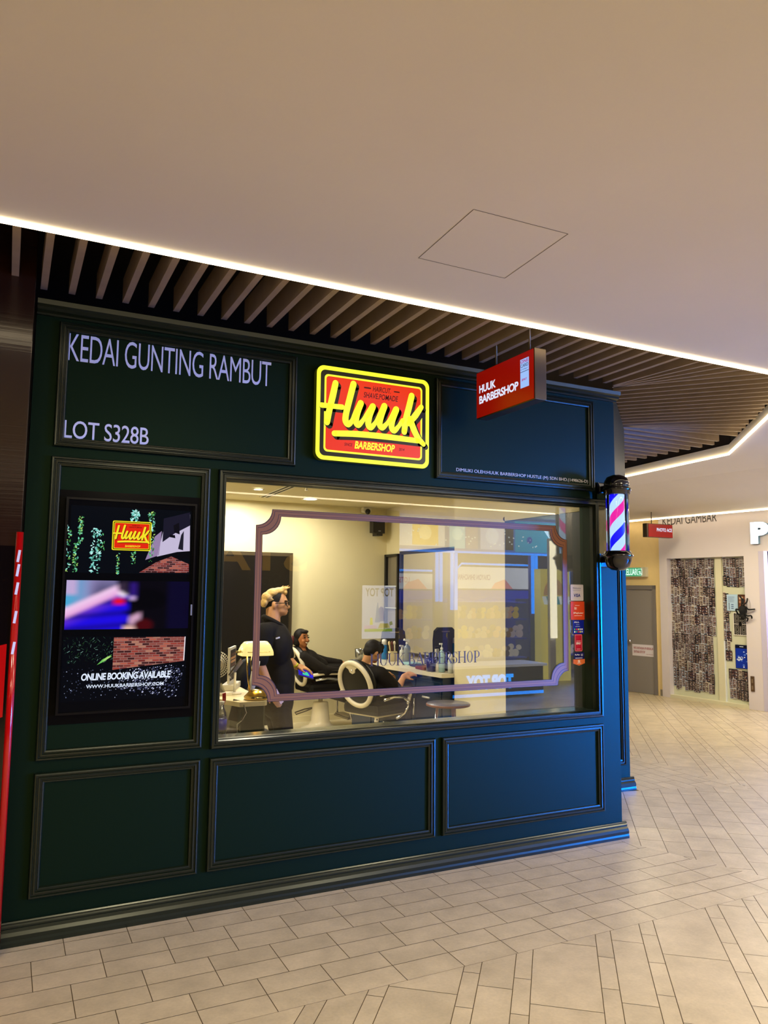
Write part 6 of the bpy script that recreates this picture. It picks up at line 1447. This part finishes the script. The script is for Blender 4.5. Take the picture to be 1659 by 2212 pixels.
banner(8.16, 9.98, 1.8, 2.24, -8.6, 'CRAYON SHINCHAN', 'white banner with CRAYON SHINCHAN lettering mirrored in the window', (120, 70, 150), .78)
banner(6.62, 7.62, 1.78, 2.08, -8.6, 'LOTSO', 'white banner with LOTSO lettering mirrored in the window', (190, 90, 130), .3)
# shelves of small soft toys: a heap nobody could count
for i, (x0, x1, y) in enumerate([(8.1, 9.95, -8.7), (6.6, 7.7, -8.8), (10.5, 11.6, -8.9)]):
    t = thing('toy_shelf', ((x0 + x1) / 2, y, 0), ['toy shelf under the white lettered banner', 'toy shelf under the other banner, near the poster stand', 'toy shelf beyond the white pillar'][i], 'shelf')
    mb = MB()
    mb.box(x0, x1, y - .5, y - .45, 0, 1.6)
    for z in (.35, .75, 1.15, 1.5): mb.box(x0, x1, y - .45, y - .05, z, z + .03)
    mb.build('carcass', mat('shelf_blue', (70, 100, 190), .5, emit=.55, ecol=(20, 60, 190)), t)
    mb = MB()
    for z in (.38, .78, 1.18):
        k = x0 + .06
        while k < x1 - .05:
            mb.col = q.choice([(226, 206, 196), (236, 226, 220), (190, 150, 120), (150, 110, 90), (206, 190, 210), (226, 176, 160), (120, 100, 120), (236, 206, 120)])
            r_ = .05 + .035 * q.random(); mb.ell((k, y - .2 - .12 * q.random(), z + r_ * 1.0), (r_, r_, r_ * 1.1), None, 8, 6); mb.ell((k, y - .16 - .1 * q.random(), z + r_ * 2.6), (r_ * .8, r_ * .8, r_ * .75), None, 8, 6); k += r_ * 1.7
    o = mb.build('soft_toys', print_mat('plush_glow', emit=1.1, rough=.9), t, colors=True); o['kind'] = 'stuff'  # glow given to the plush in place of shop lighting on it
# white lit pillar, poster stand, counter, yellow kiosk
t = thing('lit_pillar', (9.66, -7.5, 0), 'slim white lit pillar mirrored beside the stickers', 'pillar')
mb = MB(); mb.box(9.60, 9.72, -7.52, -7.46, .85, 2.75); mb.build('lit_face', glow('pillar_white', (255, 244, 206), 4.0), t)
mb = MB(); mb.box(9.59, 9.73, -7.59, -7.525, 0, 2.8); mb.build('core', WHITEP, t)
t = thing('poster_stand', (6.0, -7.9, 0), 'white TOP TOY poster stand mirrored over the seated man', 'poster')
x0, x1, z0, z1 = 5.57, 6.20, .91, 1.83
PST = print_mat('poster_lit', emit=3.6)
mb = MB(); y = -7.55; mb.col = (206, 212, 236); mb.box(x0, x1, y - .04, y, z0, z1); mb.col = (120, 110, 90); text(mb, 'TOP TOY', (x1 - .04, y + .003, z1 - .19), NX_, Z_, x1 - x0 - .08, .145, 0, .02)
def pq(c, pts): mb.col = c; mb.poly([(x1 - a, y + .002 + .001 * len(c), z0 + b_) for a, b_ in pts])
pq((150, 190, 60), [(.06, .12), (.6, .12), (.6, .17), (.06, .17)]); pq((214, 180, 226), [(.36, .17), (.62, .17), (.6, .23), (.38, .23)]); pq((60, 110, 210), [(.22, .3), (.34, .3), (.33, .52), (.28, .56), (.23, .52)]); pq((226, 226, 70), [(.44, .24), (.5, .24), (.49, .36), (.45, .36)]); pq((110, 150, 210), [(.30, .28), (.40, .28), (.36, .62), (.34, .62)]); pq((190, 180, 90), [(.1, .18), (.34, .18), (.3, .26), (.14, .26)])
pq((90, 130, 60), [(.05, .24), (.11, .22), (.12, .28), (.07, .3)])
mb.build('sheet', PST, t, colors=True)
mb = MB(); mb.tube([(5.9, y - .06, 0), (5.9, y - .06, .93)], .02, 8); mb.box(5.7, 6.1, y - .2, y + .1, 0, .02); mb.build('post', BLACK, t)
t = thing('toy_counter', (7.6, -6.1, 0), 'white topped dark blue counter of the toy shop with lit blue letters', 'counter')
mb = MB(); mb.box(6.5, 8.3, -6.7, -6.1, .05, .5); mb.build('body', mat('counter_navy', (16, 34, 90), .3), t)
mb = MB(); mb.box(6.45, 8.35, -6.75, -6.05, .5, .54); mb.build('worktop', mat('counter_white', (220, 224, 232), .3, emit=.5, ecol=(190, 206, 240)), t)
mb = MB(); mb.box(6.5, 8.3, -6.1, -6.09, .04, .09); mb.build('toe_light', CYN, t)
mb = MB(); text(mb, 'TOP TOY', (7.66, -6.085, .15), NX_, Z_, .92, .24, .02, .05); mb.build('lettering', glow('letters_blue', (20, 150, 255), 6.0), t)
t = thing('game_kiosk', (9.95, -7.6, 0), 'yellow arched stall of the toy shop mirrored near the stickers', 'kiosk')
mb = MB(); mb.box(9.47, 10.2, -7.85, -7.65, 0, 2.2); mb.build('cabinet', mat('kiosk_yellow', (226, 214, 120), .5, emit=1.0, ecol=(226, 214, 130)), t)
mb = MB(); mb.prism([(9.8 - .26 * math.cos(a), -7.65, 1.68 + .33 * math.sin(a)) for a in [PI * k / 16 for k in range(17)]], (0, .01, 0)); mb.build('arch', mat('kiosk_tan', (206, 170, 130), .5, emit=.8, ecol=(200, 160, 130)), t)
mb = MB()
for k in range(7): mb.col = (70, 150, 160) if k % 2 else (230, 240, 240); mb.poly([(9.5 + .1 * k, -7.58, 1.5), (9.5 + .1 * k + .1, -7.58, 1.5), (9.5 + .1 * k + .1, -7.645, 1.66), (9.5 + .1 * k, -7.645, 1.66)][::-1])
mb.build('awning', print_mat('awning', emit=1.6), t, colors=True)
# big blue glowing panel added out of view for the blue cast
t = thing('blue_tint_panel', (11.7, -6.5, 0), 'large unseen blue glowing panel added to tint the shopfront', 'screen')
mb = MB(); mb.box(9.85, 13.6, -6.46, -6.4, .15, 2.45); mb.build('screen', glow('tint_blue', (0, 100, 255), 3.0), t)
mb = MB(); mb.box(9.8, 13.65, -6.6, -6.465, .05, 2.5); mb.build('cabinet', BLACK, t)
# dark spa front opposite the left part of the window
sp = MB(); sp.box(-7.9, 6.4, -7.95, -7.8, 0, 3.2); struct(sp.build('wall_spa', mat('spa_brown', (46, 34, 22), .6)))
sp = MB(); sp.prism([(3.45 - 1.1 * math.cos(a), -7.79, 1.0 + 1.05 * math.sin(a)) for a in [PI * k / 24 for k in range(25)]] + [(4.55, -7.79, 0), (2.35, -7.79, 0)], (0, .01, 0)); struct(sp.build('wall_spa_arch', mat('spa_black', (7, 5, 4), .6)))
mb = MB(); text(mb, 'STA', (4.6, -7.76, 2.05), NX_, Z_, 1.7, .5, .02, .02); tag(mb.build('spa_lettering', mat('spa_gold', (206, 160, 60), .4, emit=.45, ecol=(190, 150, 50))), 'tall gold letters STA mirrored over the dark back door', 'lettering')
mb = MB(); text(mb, 'Spa', (4.2, -7.76, 1.75), NX_, Z_, .6, .26, .02, .0, .2); tag(mb.build('spa_lettering', mat('spa_dim', (60, 56, 40), .5)), 'dim script word Spa mirrored on the dark back door', 'lettering')
